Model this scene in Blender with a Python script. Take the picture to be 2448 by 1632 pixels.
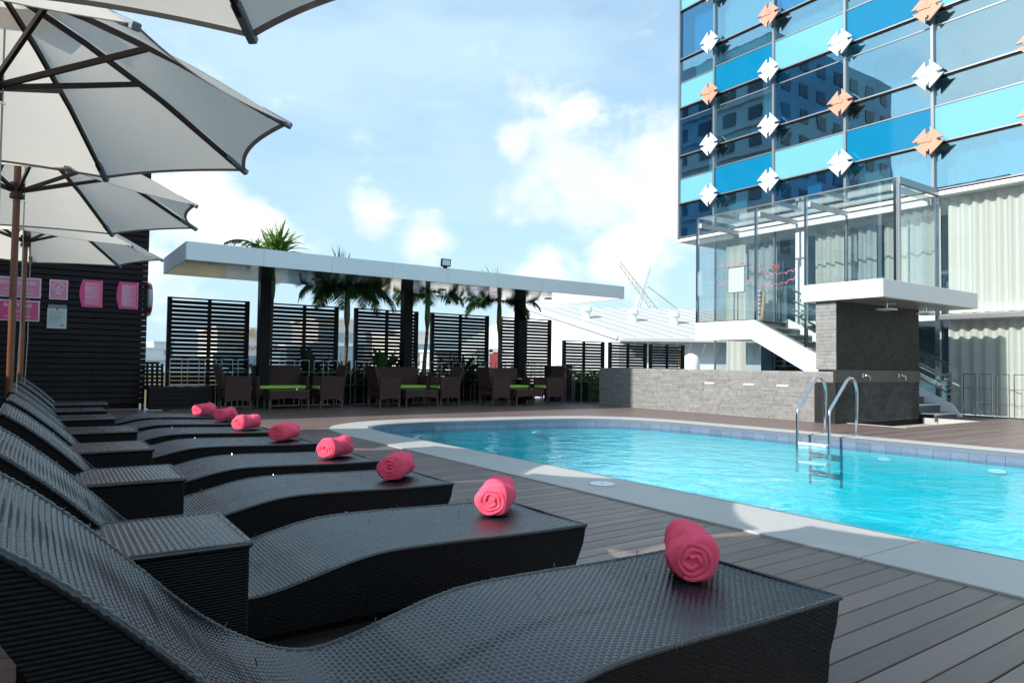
import bpy, bmesh, math, random
import numpy as np
from mathutils import Vector, Matrix
random.seed(7); rng = np.random.default_rng(7)
R_ = math.radians; PI = math.pi
for o in list(bpy.data.objects): bpy.data.objects.remove(o)
S = bpy.context.scene
COL = S.collection

# ------------------------------------------------------------------ camera
cd = bpy.data.cameras.new('camera'); cam = bpy.data.objects.new('camera', cd); COL.objects.link(cam)
rot = Matrix(((0.82107313, -0.03015343, -0.57002604), (-0.57066072, -0.01954941, -0.8209532), (0.01361089, 0.99935409, -0.03325888)))
cam.matrix_world = Matrix.Translation((0, 0, 1.0)) @ rot.to_4x4()
cd.lens = 24.202; cd.sensor_width = 36; cd.clip_start = .02; cd.clip_end = 3000
S.camera = cam
# ------------------------------------------------------------------ sun, sky, exposure
SUN = Vector((1, -.004, -.625)).normalized()
sl = bpy.data.lights.new('sun', 'SUN'); sl.energy = 4.6; sl.angle = R_(.53); sl.color = (1, .955, .88)
so = bpy.data.objects.new('sun', sl); COL.objects.link(so)
so.rotation_mode = 'QUATERNION'; so.rotation_quaternion = SUN.to_track_quat('-Z', 'Y')
S.view_settings.view_transform = 'Standard'; S.view_settings.look = 'None'
S.view_settings.exposure = 0.56; S.view_settings.gamma = 1; S.view_settings.use_curve_mapping = False
W = bpy.data.worlds.new('World'); S.world = W; W.use_nodes = True
def world():
    nt = W.node_tree; N = nt.nodes; L = nt.links; N.clear()
    out = N.new('ShaderNodeOutputWorld'); bg = N.new('ShaderNodeBackground'); bg.inputs[1].default_value = .1
    sky = N.new('ShaderNodeTexSky'); sky.sky_type = 'NISHITA'; sky.sun_disc = False
    sky.sun_elevation = R_(33.5); sky.sun_rotation = math.atan2(-SUN.x, -SUN.y)
    sky.air_density = 1.0; sky.dust_density = 1.2; sky.ozone_density = 1.5
    tc = N.new('ShaderNodeTexCoord')
    def math_(op, a, b=None, clamp=False):
        n = N.new('ShaderNodeMath'); n.operation = op; n.use_clamp = clamp
        for i, v in enumerate((a, b)):
            if v is None: continue
            if isinstance(v, (int, float)): n.inputs[i].default_value = v
            else: L.new(v, n.inputs[i])
        return n.outputs[0]
    def noise(scale, det, rough, stretch=(1, 1, 1), loc=(0, 0, 0)):
        mp = N.new('ShaderNodeMapping'); mp.inputs['Scale'].default_value = stretch; mp.inputs['Location'].default_value = loc
        L.new(tc.outputs['Generated'], mp.inputs[0])
        n = N.new('ShaderNodeTexNoise'); n.inputs['Scale'].default_value = scale; n.inputs['Detail'].default_value = det
        n.inputs['Roughness'].default_value = rough; L.new(mp.outputs[0], n.inputs[0]); return n.outputs[0]
    def rng_(v, a, b, c=0., d=1., smooth=True):
        m = N.new('ShaderNodeMapRange'); m.clamp = True
        if smooth: m.interpolation_type = 'SMOOTHSTEP'
        for i, x in enumerate((a, b, c, d)): m.inputs[i + 1].default_value = x
        L.new(v, m.inputs[0]); return m.outputs[0]
    # a few cumulus masses low over the city, at their compass directions
    fine = noise(9, 8, .58, (1, 1, 1.5))
    total = None
    for (d, r, amp) in (((.628, .729, .262), .155, 1), ((.70, .67, .262), .14, 1), ((.55, .79, .31), .05, .8), ((.585, .77, .235), .07, 1), ((.172, .962, .19), .13, 1),
                        ((.24, .95, .19), .07, .9), ((.388, .896, .205), .06, .9), ((.44, .88, .17), .07, .7), ((.685, .704, .16), .10, 1), ((.60, .78, .13), .09, .9), ((.05, .97, .14), .16, .9),
                        ((-.5, .8, .25), .2, 1), ((.9, .35, .3), .2, 1), ((.85, -.45, .3), .22, 1), ((-.8, -.4, .35), .25, 1), ((-.93, .3, .4), .2, 1), ((.1, -.9, .35), .25, 1)):
        v = N.new('ShaderNodeVectorMath'); v.operation = 'DISTANCE'; L.new(tc.outputs['Generated'], v.inputs[0]); v.inputs[1].default_value = Vector(d).normalized()
        m = rng_(v.outputs['Value'], 0, r, amp, 0, False)
        total = m if total is None else math_('MAXIMUM', total, m)
    dens = math_('ADD', math_('MULTIPLY', total, 1.0), math_('MULTIPLY', math_('SUBTRACT', fine, .5), 2.1))
    cum = rng_(dens, .14, .74, 0, .92)
    # thin veil of high cloud and milky haze towards the horizon
    cir = noise(2.6, 6, .55, (1, 1, 3.2), (.3, .1, 0)); veil = rng_(cir, .32, .70, .46, .95)
    sep = N.new('ShaderNodeSeparateXYZ'); L.new(tc.outputs['Generated'], sep.inputs[0])
    hz = rng_(sep.outputs['Z'], -.02, .42, .93, .55)
    thin = math_('MAXIMUM', veil, hz)
    shade = rng_(noise(5, 5, .5, (1, 1, 2), (0, 0, .06)), .3, .72, 0, 1)
    cc = N.new('ShaderNodeMix'); cc.data_type = 'RGBA'; L.new(shade, cc.inputs[0]); cc.inputs[6].default_value = (6.2, 6.9, 7.6, 1); cc.inputs[7].default_value = (8.6, 8.7, 8.9, 1)
    tint = N.new('ShaderNodeMix'); tint.data_type = 'RGBA'; tint.blend_type = 'MULTIPLY'; tint.inputs[0].default_value = 1
    L.new(sky.outputs[0], tint.inputs[6]); tint.inputs[7].default_value = (1.1, 1.5, 1.5, 1)
    m1 = N.new('ShaderNodeMix'); m1.data_type = 'RGBA'; L.new(thin, m1.inputs[0]); L.new(tint.outputs[2], m1.inputs[6]); m1.inputs[7].default_value = (4.4, 6.1, 7.5, 1)
    m2 = N.new('ShaderNodeMix'); m2.data_type = 'RGBA'; L.new(cum, m2.inputs[0]); L.new(m1.outputs[2], m2.inputs[6]); L.new(cc.outputs[2], m2.inputs[7])
    L.new(m2.outputs[2], bg.inputs[0]); L.new(bg.outputs[0], out.inputs[0])
world()

# ------------------------------------------------------------------ materials
MATS = {}
def mat(name, col, rough=.6, metal=0., spec=.5, var=0., vs=8., bump=0., bs=60., stretch=(1, 1, 1), coat=0., trans=0., ovar=None, rvar=0.):
    """plain surface: base colour with noise variation, optional fine bump, in object space"""
    if name in MATS: return MATS[name]
    m = bpy.data.materials.new(name); m.use_nodes = True; nt = m.node_tree; N = nt.nodes; L = nt.links
    p = N['Principled BSDF']; p.inputs['Base Color'].default_value = (*col, 1); p.inputs['Roughness'].default_value = rough
    p.inputs['Metallic'].default_value = metal; p.inputs['Specular IOR Level'].default_value = spec; p.inputs['Coat Weight'].default_value = coat
    tc = N.new('ShaderNodeTexCoord'); mp = N.new('ShaderNodeMapping'); mp.inputs['Scale'].default_value = stretch; L.new(tc.outputs['Object'], mp.inputs[0])
    if var > 0:
        n = N.new('ShaderNodeTexNoise'); n.inputs['Scale'].default_value = vs; n.inputs['Detail'].default_value = 5; n.inputs['Roughness'].default_value = .65; L.new(mp.outputs[0], n.inputs[0])
        mr = N.new('ShaderNodeMapRange'); mr.inputs[1].default_value = .3; mr.inputs[2].default_value = .7; mr.inputs[3].default_value = 1 - var; mr.inputs[4].default_value = 1 + var; L.new(n.outputs[0], mr.inputs[0])
        oi = N.new('ShaderNodeObjectInfo'); mr2 = N.new('ShaderNodeMapRange'); ov = var * .8 if ovar is None else ovar; mr2.inputs[3].default_value = 1 - ov; mr2.inputs[4].default_value = 1 + ov; L.new(oi.outputs['Random'], mr2.inputs[0])
        mu = N.new('ShaderNodeMath'); mu.operation = 'MULTIPLY'; L.new(mr.outputs[0], mu.inputs[0]); L.new(mr2.outputs[0], mu.inputs[1])
        vm = N.new('ShaderNodeVectorMath'); vm.operation = 'SCALE'; vm.inputs[0].default_value = col; L.new(mu.outputs[0], vm.inputs['Scale']); L.new(vm.outputs[0], p.inputs['Base Color'])
        if rvar:
            m3 = N.new('ShaderNodeMapRange'); m3.inputs[1].default_value = .3; m3.inputs[2].default_value = .7; m3.inputs[3].default_value = max(0.02, rough - rvar); m3.inputs[4].default_value = rough + rvar; L.new(n.outputs[0], m3.inputs[0]); L.new(m3.outputs[0], p.inputs['Roughness'])
    if bump > 0:
        n = N.new('ShaderNodeTexNoise'); n.inputs['Scale'].default_value = bs; n.inputs['Detail'].default_value = 6; L.new(mp.outputs[0], n.inputs[0])
        b = N.new('ShaderNodeBump'); b.inputs['Strength'].default_value = 1; b.inputs['Distance'].default_value = bump; L.new(n.outputs[0], b.inputs['Height']); L.new(b.outputs[0], p.inputs['Normal'])
    if trans > 0:
        t = N.new('ShaderNodeBsdfTranslucent'); t.inputs[0].default_value = (*[min(1, c * 1.05) for c in col], 1); mx = N.new('ShaderNodeMixShader'); mx.inputs[0].default_value = trans
        L.new(p.outputs[0], mx.inputs[1]); L.new(t.outputs[0], mx.inputs[2]); L.new(mx.outputs[0], N['Material Output'].inputs[0])
    MATS[name] = m; return m
def glass(name, tint, refl=.12, rcol=(1, 1, 1), rough=0., body=None, bodyw=0., wob=0.):
    """thin pane: see-through tint plus mirror reflection that rises at grazing angles"""
    m = bpy.data.materials.new(name); m.use_nodes = True; nt = m.node_tree; N = nt.nodes; L = nt.links; N.remove(N['Principled BSDF'])
    t = N.new('ShaderNodeBsdfTransparent'); t.inputs[0].default_value = (*tint, 1); g = N.new('ShaderNodeBsdfGlossy'); g.inputs[0].default_value = (*rcol, 1); g.inputs['Roughness'].default_value = rough
    lw = N.new('ShaderNodeLayerWeight'); pw = N.new('ShaderNodeMath'); pw.operation = 'POWER'; pw.inputs[1].default_value = 5; L.new(lw.outputs['Facing'], pw.inputs[0])
    ad = N.new('ShaderNodeMath'); ad.operation = 'MULTIPLY_ADD'; ad.use_clamp = True; ad.inputs[1].default_value = 1 - refl; ad.inputs[2].default_value = refl; L.new(pw.outputs[0], ad.inputs[0])
    mx = N.new('ShaderNodeMixShader'); L.new(ad.outputs[0], mx.inputs[0]); src = t.outputs[0]
    if body:
        d = N.new('ShaderNodeBsdfDiffuse'); d.inputs[0].default_value = (*body, 1); m2 = N.new('ShaderNodeMixShader'); m2.inputs[0].default_value = bodyw
        L.new(t.outputs[0], m2.inputs[1]); L.new(d.outputs[0], m2.inputs[2]); src = m2.outputs[0]
    L.new(src, mx.inputs[1]); L.new(g.outputs[0], mx.inputs[2]); L.new(mx.outputs[0], N['Material Output'].inputs[0])
    if wob:
        n = N.new('ShaderNodeTexNoise'); n.inputs['Scale'].default_value = .9; n.inputs['Detail'].default_value = 2; tc = N.new('ShaderNodeTexCoord'); L.new(tc.outputs['Object'], n.inputs[0])
        b = N.new('ShaderNodeBump'); b.inputs['Distance'].default_value = wob; L.new(n.outputs[0], b.inputs['Height']); L.new(b.outputs[0], g.inputs['Normal'])
    MATS[name] = m; return m
def weave_mat(name, col, px, pz, axes, rough=.35, dist=.0015, var=.25, gap_shade=.35):
    """plaited flat cane as fine relief: two crossing sine rows, alternate rows offset, gap shade in the colour"""
    m = bpy.data.materials.new(name); m.use_nodes = True; nt = m.node_tree; N = nt.nodes; L = nt.links; p = N['Principled BSDF']; p.inputs['Specular IOR Level'].default_value = .2
    tc = N.new('ShaderNodeTexCoord'); sp = N.new('ShaderNodeSeparateXYZ'); L.new(tc.outputs['Object'], sp.inputs[0])
    def M(op, a, b=None):
        n = N.new('ShaderNodeMath'); n.operation = op
        for i, v in enumerate((a, b)):
            if v is None: continue
            if isinstance(v, (int, float)): n.inputs[i].default_value = v
            else: L.new(v, n.inputs[i])
        return n.outputs[0]
    if axes == 'auto': a = M('ADD', sp.outputs[0], sp.outputs[1])
    else: a = sp.outputs[axes[0]]
    b = sp.outputs[2 if axes == 'auto' else axes[1]]
    u = M('MULTIPLY', a, PI / px); v = M('MULTIPLY', b, PI / pz)
    h = M('MULTIPLY', M('SINE', u), M('SINE', v)); h2 = M('ABSOLUTE', M('SINE', v)); hh = M('ADD', M('MULTIPLY', h, .5), h2)
    bu = N.new('ShaderNodeBump'); bu.inputs['Distance'].default_value = dist; bu.inputs['Strength'].default_value = 1; L.new(hh, bu.inputs['Height']); L.new(bu.outputs[0], p.inputs['Normal'])
    mr = N.new('ShaderNodeMapRange'); mr.inputs[1].default_value = 0; mr.inputs[2].default_value = 1.; mr.inputs[3].default_value = gap_shade; mr.inputs[4].default_value = 1.15; L.new(hh, mr.inputs[0])  # shade in the gaps between strands is painted into the base colour
    n = N.new('ShaderNodeTexNoise'); n.inputs['Scale'].default_value = 14; L.new(tc.outputs['Object'], n.inputs[0])
    k = M('MULTIPLY', mr.outputs[0], M('ADD', M('MULTIPLY', n.outputs[0], 2 * var), 1 - var))
    vm = N.new('ShaderNodeVectorMath'); vm.operation = 'SCALE'; vm.inputs[0].default_value = col; L.new(k, vm.inputs['Scale']); L.new(vm.outputs[0], p.inputs['Base Color'])
    p.inputs['Roughness'].default_value = rough
    MATS[name] = m; return m
def water_mat():
    m = bpy.data.materials.new('pool_water'); m.use_nodes = True; nt = m.node_tree; N = nt.nodes; L = nt.links; N.remove(N['Principled BSDF'])
    t = N.new('ShaderNodeBsdfTransparent'); t.inputs[0].default_value = (.62, .97, 1., 1)
    g = N.new('ShaderNodeBsdfGlossy'); g.inputs['Roughness'].default_value = .01
    lw = N.new('ShaderNodeLayerWeight'); pw = N.new('ShaderNodeMath'); pw.operation = 'POWER'; pw.inputs[1].default_value = 5; L.new(lw.outputs['Facing'], pw.inputs[0])
    f = N.new('ShaderNodeMath'); f.operation = 'MULTIPLY_ADD'; f.use_clamp = True; f.inputs[1].default_value = .98; f.inputs[2].default_value = .02; L.new(pw.outputs[0], f.inputs[0]); mx = N.new('ShaderNodeMixShader')
    tc = N.new('ShaderNodeTexCoord'); mp = N.new('ShaderNodeMapping'); mp.inputs['Scale'].default_value = (1, 1, 1); mp.inputs['Rotation'].default_value = (0, 0, R_(35)); L.new(tc.outputs['Object'], mp.inputs[0])
    n1 = N.new('ShaderNodeTexNoise'); n1.inputs['Scale'].default_value = 2.6; n1.inputs['Detail'].default_value = 5; n1.inputs['Roughness'].default_value = .55; n1.inputs['Distortion'].default_value = .5; L.new(mp.outputs[0], n1.inputs[0])
    b = N.new('ShaderNodeBump'); b.inputs['Distance'].default_value = .024; b.inputs['Strength'].default_value = 1; L.new(n1.outputs[0], b.inputs['Height'])
    L.new(b.outputs[0], g.inputs['Normal']); L.new(b.outputs[0], lw.inputs['Normal'])
    L.new(f.outputs[0], mx.inputs[0]); L.new(t.outputs[0], mx.inputs[1]); L.new(g.outputs[0], mx.inputs[2]); L.new(mx.outputs[0], N['Material Output'].inputs[0])
    MATS['water'] = m; return m

M_deck = mat('deck_composite', (.168, .118, .106), .40, spec=.40, var=.16, vs=3, bump=.0007, bs=14, stretch=(.3, 9, 1), rvar=.14, ovar=.2)
M_sub = mat('deck_void', (.012, .011, .011), .9)
M_coping = mat('coping_stone', (.42, .41, .395), .5, var=.06, vs=25, bump=.0006, bs=220, rvar=.06)
M_lip = mat('coping_lip', (.13, .15, .18), .5, var=.1, vs=20)
M_tile = mat('pool_tile', (.135, .175, .245), .25, var=.14, vs=30)
M_grout = mat('pool_grout', (.16, .21, .28), .7)
M_plaster = mat('pool_plaster', (.002, .47, .56), .8, var=.05, vs=2)
M_water = water_mat()
M_wicker = mat('black_cane', (.007, .010, .015), .25, spec=.55, var=.3, vs=30, rvar=.06)
M_wside = weave_mat('black_cane_shaded_side', (.0022, .0025, .003), .018, .008, (0, 2), rough=.5, dist=.0012, gap_shade=.6)  # same cane as the tops, darkened: shade on the sides is in the colour
M_braid = mat('black_cane_braid', (.012, .014, .017), .13, spec=.7, var=.3, vs=60)
M_towel = mat('pink_towel', (.97, .115, .20), .95, spec=.1, var=.12, vs=14, bump=.003, bs=260)
M_canvas = mat('canvas', (.82, .755, .675), .85, spec=.1, var=.05, vs=3, bump=.0004, bs=900, trans=.46)
M_hem = mat('canvas_hem', (.38, .33, .31), .85, spec=.1, var=.1, trans=.2)
M_pocket = mat('canvas_pocket', (.19, .23, .27), .7, var=.15)
M_wood = mat('dark_hardwood', (.030, .014, .011), .5, var=.3, vs=10, stretch=(6, 6, .6))
M_pole = mat('stained_pole', (.17, .062, .026), .38, var=.25, vs=8, stretch=(6, 6, .4))
M_rope = mat('rope', (.45, .45, .43), .8, bump=.001, bs=150)
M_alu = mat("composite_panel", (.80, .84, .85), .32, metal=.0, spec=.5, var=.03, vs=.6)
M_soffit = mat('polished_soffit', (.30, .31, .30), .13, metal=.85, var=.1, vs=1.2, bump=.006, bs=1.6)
M_black = mat('black_paint', (.004, .004, .005), .5, spec=.18, var=.15)
M_dwood = mat('ebony_slat', (.006, .0045, .0045), .5, spec=.2, var=.22, vs=5, stretch=(.4, 4, 4))
M_slatwall = mat('charcoal_cladding', (.014, .0105, .0115), .55, spec=.22, var=.12, vs=4, stretch=(.3, 4, 4))
M_brown = weave_mat('brown_rattan', (.095, .050, .045), .03, .011, 'auto', rough=.5, dist=.002)
M_brownleg = mat('brown_cane_wrap', (.12, .075, .06), .5, var=.2)
M_lime = mat('lime_cushion', (.46, .78, .12), .85, var=.05, bump=.0008, bs=300)
M_steel = mat('polished_steel', (.62, .66, .70), .14, metal=1)
M_galv = mat('galvanised_tube', (.30, .30, .29), .4, metal=.8)
M_frame = mat('pewter_frame', (.33, .34, .36), .35, metal=.8)
M_white = mat('white_panel', (.80, .80, .79), .45, var=.02, vs=2)
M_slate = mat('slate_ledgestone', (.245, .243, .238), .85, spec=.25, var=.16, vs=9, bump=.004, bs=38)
M_dslate = mat('dark_slate_ledgestone', (.015, .017, .018), .55, spec=.3, var=.4, vs=6, bump=.004, bs=38)  # shower wall's front shade is put into this darker stone; lit end stays pale
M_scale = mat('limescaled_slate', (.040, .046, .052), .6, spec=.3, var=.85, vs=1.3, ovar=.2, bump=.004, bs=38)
M_slab = mat('honed_slate', (.028, .033, .033), .35, var=.2)
M_basin = mat('basin_terrazzo', (.40, .38, .34), .7, var=.25, vs=20)
M_curt = mat('sheer_curtain', (.90, .885, .83), .9, spec=.1, var=.03, trans=.35)
M_curtg = mat('grey_sheer', (.62, .67, .69), .9, spec=.1, trans=.3)
M_curtb = mat('room_curtain', (.62, .80, .84), .9, spec=.1, trans=.25)
M_room = mat('room_interior', (.09, .17, .24), .9)
M_roomw = mat('room_ceiling', (.5, .56, .6), .9)
M_step = mat('stair_tread', (.10, .12, .13), .5, var=.1)
M_cyan = mat('pale_cyan_glass_panel', (.15, .40, .50), .04, spec=.6)
M_blue = mat('azure_glass_panel', (.004, .17, .33), .04, spec=.6)
G_vis = glass('blue_grey_glazing', (.66, .92, .99), .42, (.70, .92, 1), wob=.0012)
G_blue = glass('deep_blue_glazing', (.30, .74, .92), .30, (.50, .82, 1), wob=.0012)
G_clear = glass('clear_glazing', (.95, .975, .975), .085, (.95, 1, 1))
G_low = glass('clear_balustrade', (.94, .975, .97), .04)
M_salmon = mat('salmon_ornament', (.60, .27, .185), .5)
M_orn = mat('white_ornament', (.70, .70, .70), .45)
M_leaf = mat('palm_leaf', (.055, .13, .03), .45, var=.35, vs=2, trans=.3)
M_leaf2 = mat('bright_leaf', (.12, .24, .04), .45, var=.3, vs=2, trans=.35)
M_leafd = mat('dark_leaf', (.025, .065, .03), .5, var=.35, vs=3, trans=.2)
M_trunk = mat('palm_trunk', (.10, .085, .06), .8, var=.3, vs=14, stretch=(1, 1, 6))
M_shaft = mat('palm_crownshaft', (.10, .17, .04), .4, var=.2)
M_pink = mat('magenta_sign', (.80, .06, .25), .35)
M_pinkp = mat('rose_print', (.84, .25, .42), .4)
M_ink = mat('white_print', (.85, .72, .78), .5)
M_paper = mat('paper', (.62, .68, .66), .6, var=.03)
M_grey = mat('grey_plastic', (.22, .23, .24), .4)
M_city = mat('pale_render', (.80, .80, .80), .9, var=.04, vs=.2)  # city walls lightened: distance haze is put into this colour
M_cream = mat('cream_render', (.86, .80, .72), .9, var=.04, vs=.2)
M_cglass = mat('city_window', (.25, .36, .40), .2)
M_shed = mat('white_sheet_roof', (.50, .495, .48), .6, var=.03, vs=.3)
M_shedw = mat('grey_sheet_wall', (.68, .73, .76), .6)
M_crane = mat('hazed_crane_yellow', (1.0, .80, .55), .7)  # both crane paints are lightened, the haze being put into their colour
M_crane2 = mat('hazed_crane_grey', (1.0, .95, .9), .7)
M_red = mat('red_paint', (.45, .05, .04), .5)
M_skin = mat('ring_white', (.7, .72, .72), .5)
M_copper = mat('copper_pipe', (.55, .38, .30), .3, metal=.8)
M_straw = mat('broom_straw', (.45, .33, .2), .9)
M_ground = mat('city_ground', (.16, .16, .15), .95, var=.3, vs=.05)
M_tower = mat('tower_render', (.26, .37, .46), .8, var=.1, vs=.2)
M_tower2 = mat('tower_window_glass', (.02, .03, .05), .2)

# ------------------------------------------------------------------ mesh helpers
class MB:
    def __init__(s): s.v = []; s.f = []
    def add(s, vs, fs):
        o = len(s.v); s.v.extend([tuple(v) for v in vs]); s.f.extend([tuple(i + o for i in f) for f in fs]); return s
    def box(s, x0, x1, y0, y1, z0, z1):
        return s.add([(x0, y0, z0), (x1, y0, z0), (x1, y1, z0), (x0, y1, z0), (x0, y0, z1), (x1, y0, z1), (x1, y1, z1), (x0, y1, z1)],
                     [(0, 3, 2, 1), (4, 5, 6, 7), (0, 1, 5, 4), (1, 2, 6, 5), (2, 3, 7, 6), (3, 0, 4, 7)])
    def hexa(s, p):   # 8 points, bottom 4 ccw, top 4
        return s.add(p, [(0, 3, 2, 1), (4, 5, 6, 7), (0, 1, 5, 4), (1, 2, 6, 5), (2, 3, 7, 6), (3, 0, 4, 7)])
    def prism(s, poly, ax, a, b):   # poly 2d in the two other axes, extruded along ax
        n = len(poly)
        def P(q, t):
            if ax == 0: return (t, q[0], q[1])
            if ax == 1: return (q[0], t, q[1])
            return (q[0], q[1], t)
        vs = [P(q, a) for q in poly] + [P(q, b) for q in poly]
        fs = [tuple(range(n)), tuple(range(2 * n - 1, n - 1, -1))] + [(i, i + n, (i + 1) % n + n, (i + 1) % n) for i in range(n)]
        return s.add(vs, fs)
    def tube(s, pts, r, seg=8, caps=True):
        pts = [Vector(p) for p in pts]; n = len(pts); rr = r if isinstance(r, (list, tuple)) else [r] * n
        up = None; rings = []
        for i, p in enumerate(pts):
            d = (pts[min(i + 1, n - 1)] - pts[max(i - 1, 0)]).normalized()
            if up is None:
                up = Vector((0, 0, 1)) if abs(d.z) < .9 else Vector((1, 0, 0))
            a = (up - d * up.dot(d)).normalized(); up = a; b = d.cross(a)
            rings.append([p + (a * math.cos(t) + b * math.sin(t)) * rr[i] for t in [2 * PI * k / seg for k in range(seg)]])
        vs = [v for q in rings for v in q]; fs = []
        for i in range(n - 1):
            for k in range(seg):
                a = i * seg + k; b = i * seg + (k + 1) % seg; fs.append((a, b, b + seg, a + seg))
        if caps: fs.append(tuple(range(seg - 1, -1, -1))); fs.append(tuple(range((n - 1) * seg, n * seg)))
        return s.add(vs, fs)
    def bar(s, p, q, w, h, up=(0, 0, 1)):
        p = Vector(p); q = Vector(q); d = (q - p).normalized(); u = Vector(up); a = d.cross(u)
        if a.length < 1e-4: a = d.cross(Vector((1, 0, 0)))
        a.normalize(); b = a.cross(d).normalized(); a *= w / 2; b *= h / 2
        return s.hexa([p - a - b, p + a - b, q + a - b, q - a - b, p - a + b, p + a + b, q + a + b, q - a + b])
    def disc(s, c, r, h, seg=24):
        c = Vector(c); return s.prism([(c.x + r * math.cos(2 * PI * k / seg), c.y + r * math.sin(2 * PI * k / seg)) for k in range(seg)], 2, c.z, c.z + h)
    def mesh(s, name, m, smooth=False):
        me = bpy.data.meshes.new(name); me.from_pydata(s.v, [], s.f)
        bm = bmesh.new(); bm.from_mesh(me); bmesh.ops.recalc_face_normals(bm, faces=bm.faces); bm.to_mesh(me); bm.free()
        if m: me.materials.append(m)
        if smooth: me.polygons.foreach_set('use_smooth', [True] * len(me.polygons))
        return me
    def build(s, name, m, parent=None, smooth=False, bevel=0, world=True):
        o = put(name, s.mesh(name, m, smooth), parent, world)
        if bevel:
            b = o.modifiers.new('bevel', 'BEVEL'); b.width = bevel; b.segments = 2; b.limit_method = 'ANGLE'
        return o
def put(name, me, parent=None, world=False, loc=None, rot=None):
    o = bpy.data.objects.new(name, me); COL.objects.link(o)
    if parent is not None:
        o.parent = parent
        if world:
            w = Vector(parent.location); q = parent.parent
            while q: w += Vector(q.location); q = q.parent
            o.location = -w
    if loc is not None: o.location = loc
    if rot is not None: o.rotation_euler = rot
    return o
def tag(o, label=None, cat=None, group=None, kind=None):
    if label: o['label'] = label
    if cat: o['category'] = cat
    if group: o['group'] = group
    if kind: o['kind'] = kind
    return o
def thing(name, label, cat, loc=(0, 0, 0), group=None, rz=0):
    o = bpy.data.objects.new(name, None); COL.objects.link(o); o.location = loc; o.rotation_euler = (0, 0, rz); o.empty_display_size = .2
    return tag(o, label, cat, group)
def copy_tree(o, parent=None):
    c = o.copy(); COL.objects.link(c)
    if parent is not None: c.parent = parent
    for ch in list(o.children): copy_tree(ch, c)
    return c
def text(body, size, m, parent, loc, rot=(PI / 2, 0, 0), name='lettering', bold=.0, align='LEFT', ext=.002):
    cu = bpy.data.curves.new('t', 'FONT'); cu.body = body; cu.size = size; cu.extrude = ext; cu.offset = bold; cu.align_x = align; cu.resolution_u = 2
    t = bpy.data.objects.new('t', cu); COL.objects.link(t); dg = bpy.context.evaluated_depsgraph_get()
    me = bpy.data.meshes.new_from_object(t.evaluated_get(dg)); bpy.data.objects.remove(t); me.materials.clear(); me.materials.append(m); me.name = name
    o = put(name, me, parent); o.rotation_euler = rot; o.location = loc; return o

# ------------------------------------------------------------------ ground and city floor
MB().box(-900, 1200, -900, 1500, -14.5, -14.0).build('ground', M_ground)['kind'] = 'structure'
MB().box(-9, 22, -6, 17.0, -13.9, -1.5).build('podium', M_city)['kind'] = 'structure'

# ------------------------------------------------------------------ pool outline
def smooth_poly(pts, n=8):
    P = [Vector((x, y)) for x, y in pts]; out = []
    for i in range(len(P) - 1):
        p0 = P[max(i - 1, 0)]; p1 = P[i]; p2 = P[i + 1]; p3 = P[min(i + 2, len(P) - 1)]
        for k in range(n):
            t = k / n; out.append(.5 * ((2 * p1) + (-p0 + p2) * t + (2 * p0 - 5 * p1 + 4 * p2 - p3) * t * t + (-p0 + 3 * p1 - 3 * p2 + p3) * t ** 3))
    out.append(P[-1]); return [(v.x, v.y) for v in out]
inner = smooth_poly([(4.27, -5), (4.27, 0), (4.25, 3), (4.2, 6), (4.13, 8.3), (4.12, 9.0), (4.15, 9.5), (4.21, 9.88), (4.4, 10.17), (4.85, 10.4), (5.65, 10.47), (6.65, 10.32), (7.47, 10.2), (8.22, 10.0), (8.73, 9.72), (9.11, 9.3), (9.4, 8.67), (9.55, 7.5), (9.66, 6.4), (9.78, 5.2), (9.86, 4.1), (9.92, 3.3), (10.0, 0), (10.05, -5)])
outer = smooth_poly([(3.60, -5), (3.60, 0), (3.60, 3), (3.57, 6), (3.53, 8.3), (3.53, 9.0), (3.56, 9.5), (3.66, 10.03), (3.98, 10.56), (4.7, 10.98), (5.6, 11.07), (6.7, 10.86), (7.7, 10.68), (8.55, 10.45), (9.14, 10.12), (9.53, 9.65), (9.82, 8.9), (9.96, 7.66), (10.05, 6.5), (10.14, 5.3), (10.22, 4.2), (10.28, 3.3), (10.36, 0), (10.4, -5)])
def off(poly, d):   # offset inwards (to the right of travel is the pool)
    out = []
    for i, p in enumerate(poly):
        a = Vector(poly[max(i - 1, 0)]); b = Vector(poly[min(i + 1, len(poly) - 1)]); t = (b - a).normalized(); out.append((p[0] + t.y * d, p[1] - t.x * d))
    return out
def band(A, B, za, zb):
    n = len(A); vs = [(x, y, za) for x, y in A] + [(x, y, zb) for x, y in B]
    return MB().add(vs, [(i, i + 1, i + 1 + n, i + n) for i in range(n - 1)])
# coping: stone slabs, each a part, joints between
cop = thing('coping', None, None); cop['kind'] = 'structure'
ZC = .012
def arc_len(P):
    a = [0]
    for i in range(1, len(P)): a.append(a[-1] + math.dist(P[i], P[i - 1]))
    return a
lip0 = off(inner, 0.0); lip1 = off(inner, .07)
al = arc_len(inner); tot = al[-1]
def ip(P, s):
    i = min(max(np.searchsorted(al, s) - 1, 0), len(P) - 2); t = (s - al[i]) / max(al[i + 1] - al[i], 1e-6); return (P[i][0] + (P[i + 1][0] - P[i][0]) * t, P[i][1] + (P[i + 1][1] - P[i][1]) * t)
js = [.35 + 2.2 * k for k in range(int(tot / 2.2) + 1)]
for k in range(len(js) - 1):
    s0, s1 = js[k] + .003, js[k + 1] - .003; m = 14
    pts_o = [ip(outer, s0 + (s1 - s0) * i / m) for i in range(m + 1)]; pts_i = [ip(inner, s0 + (s1 - s0) * i / m) for i in range(m + 1)]
    poly = pts_o + pts_i[::-1]
    MB().prism(poly, 2, -.05, ZC).build('coping_slab', M_coping, cop, bevel=.004)
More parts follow.
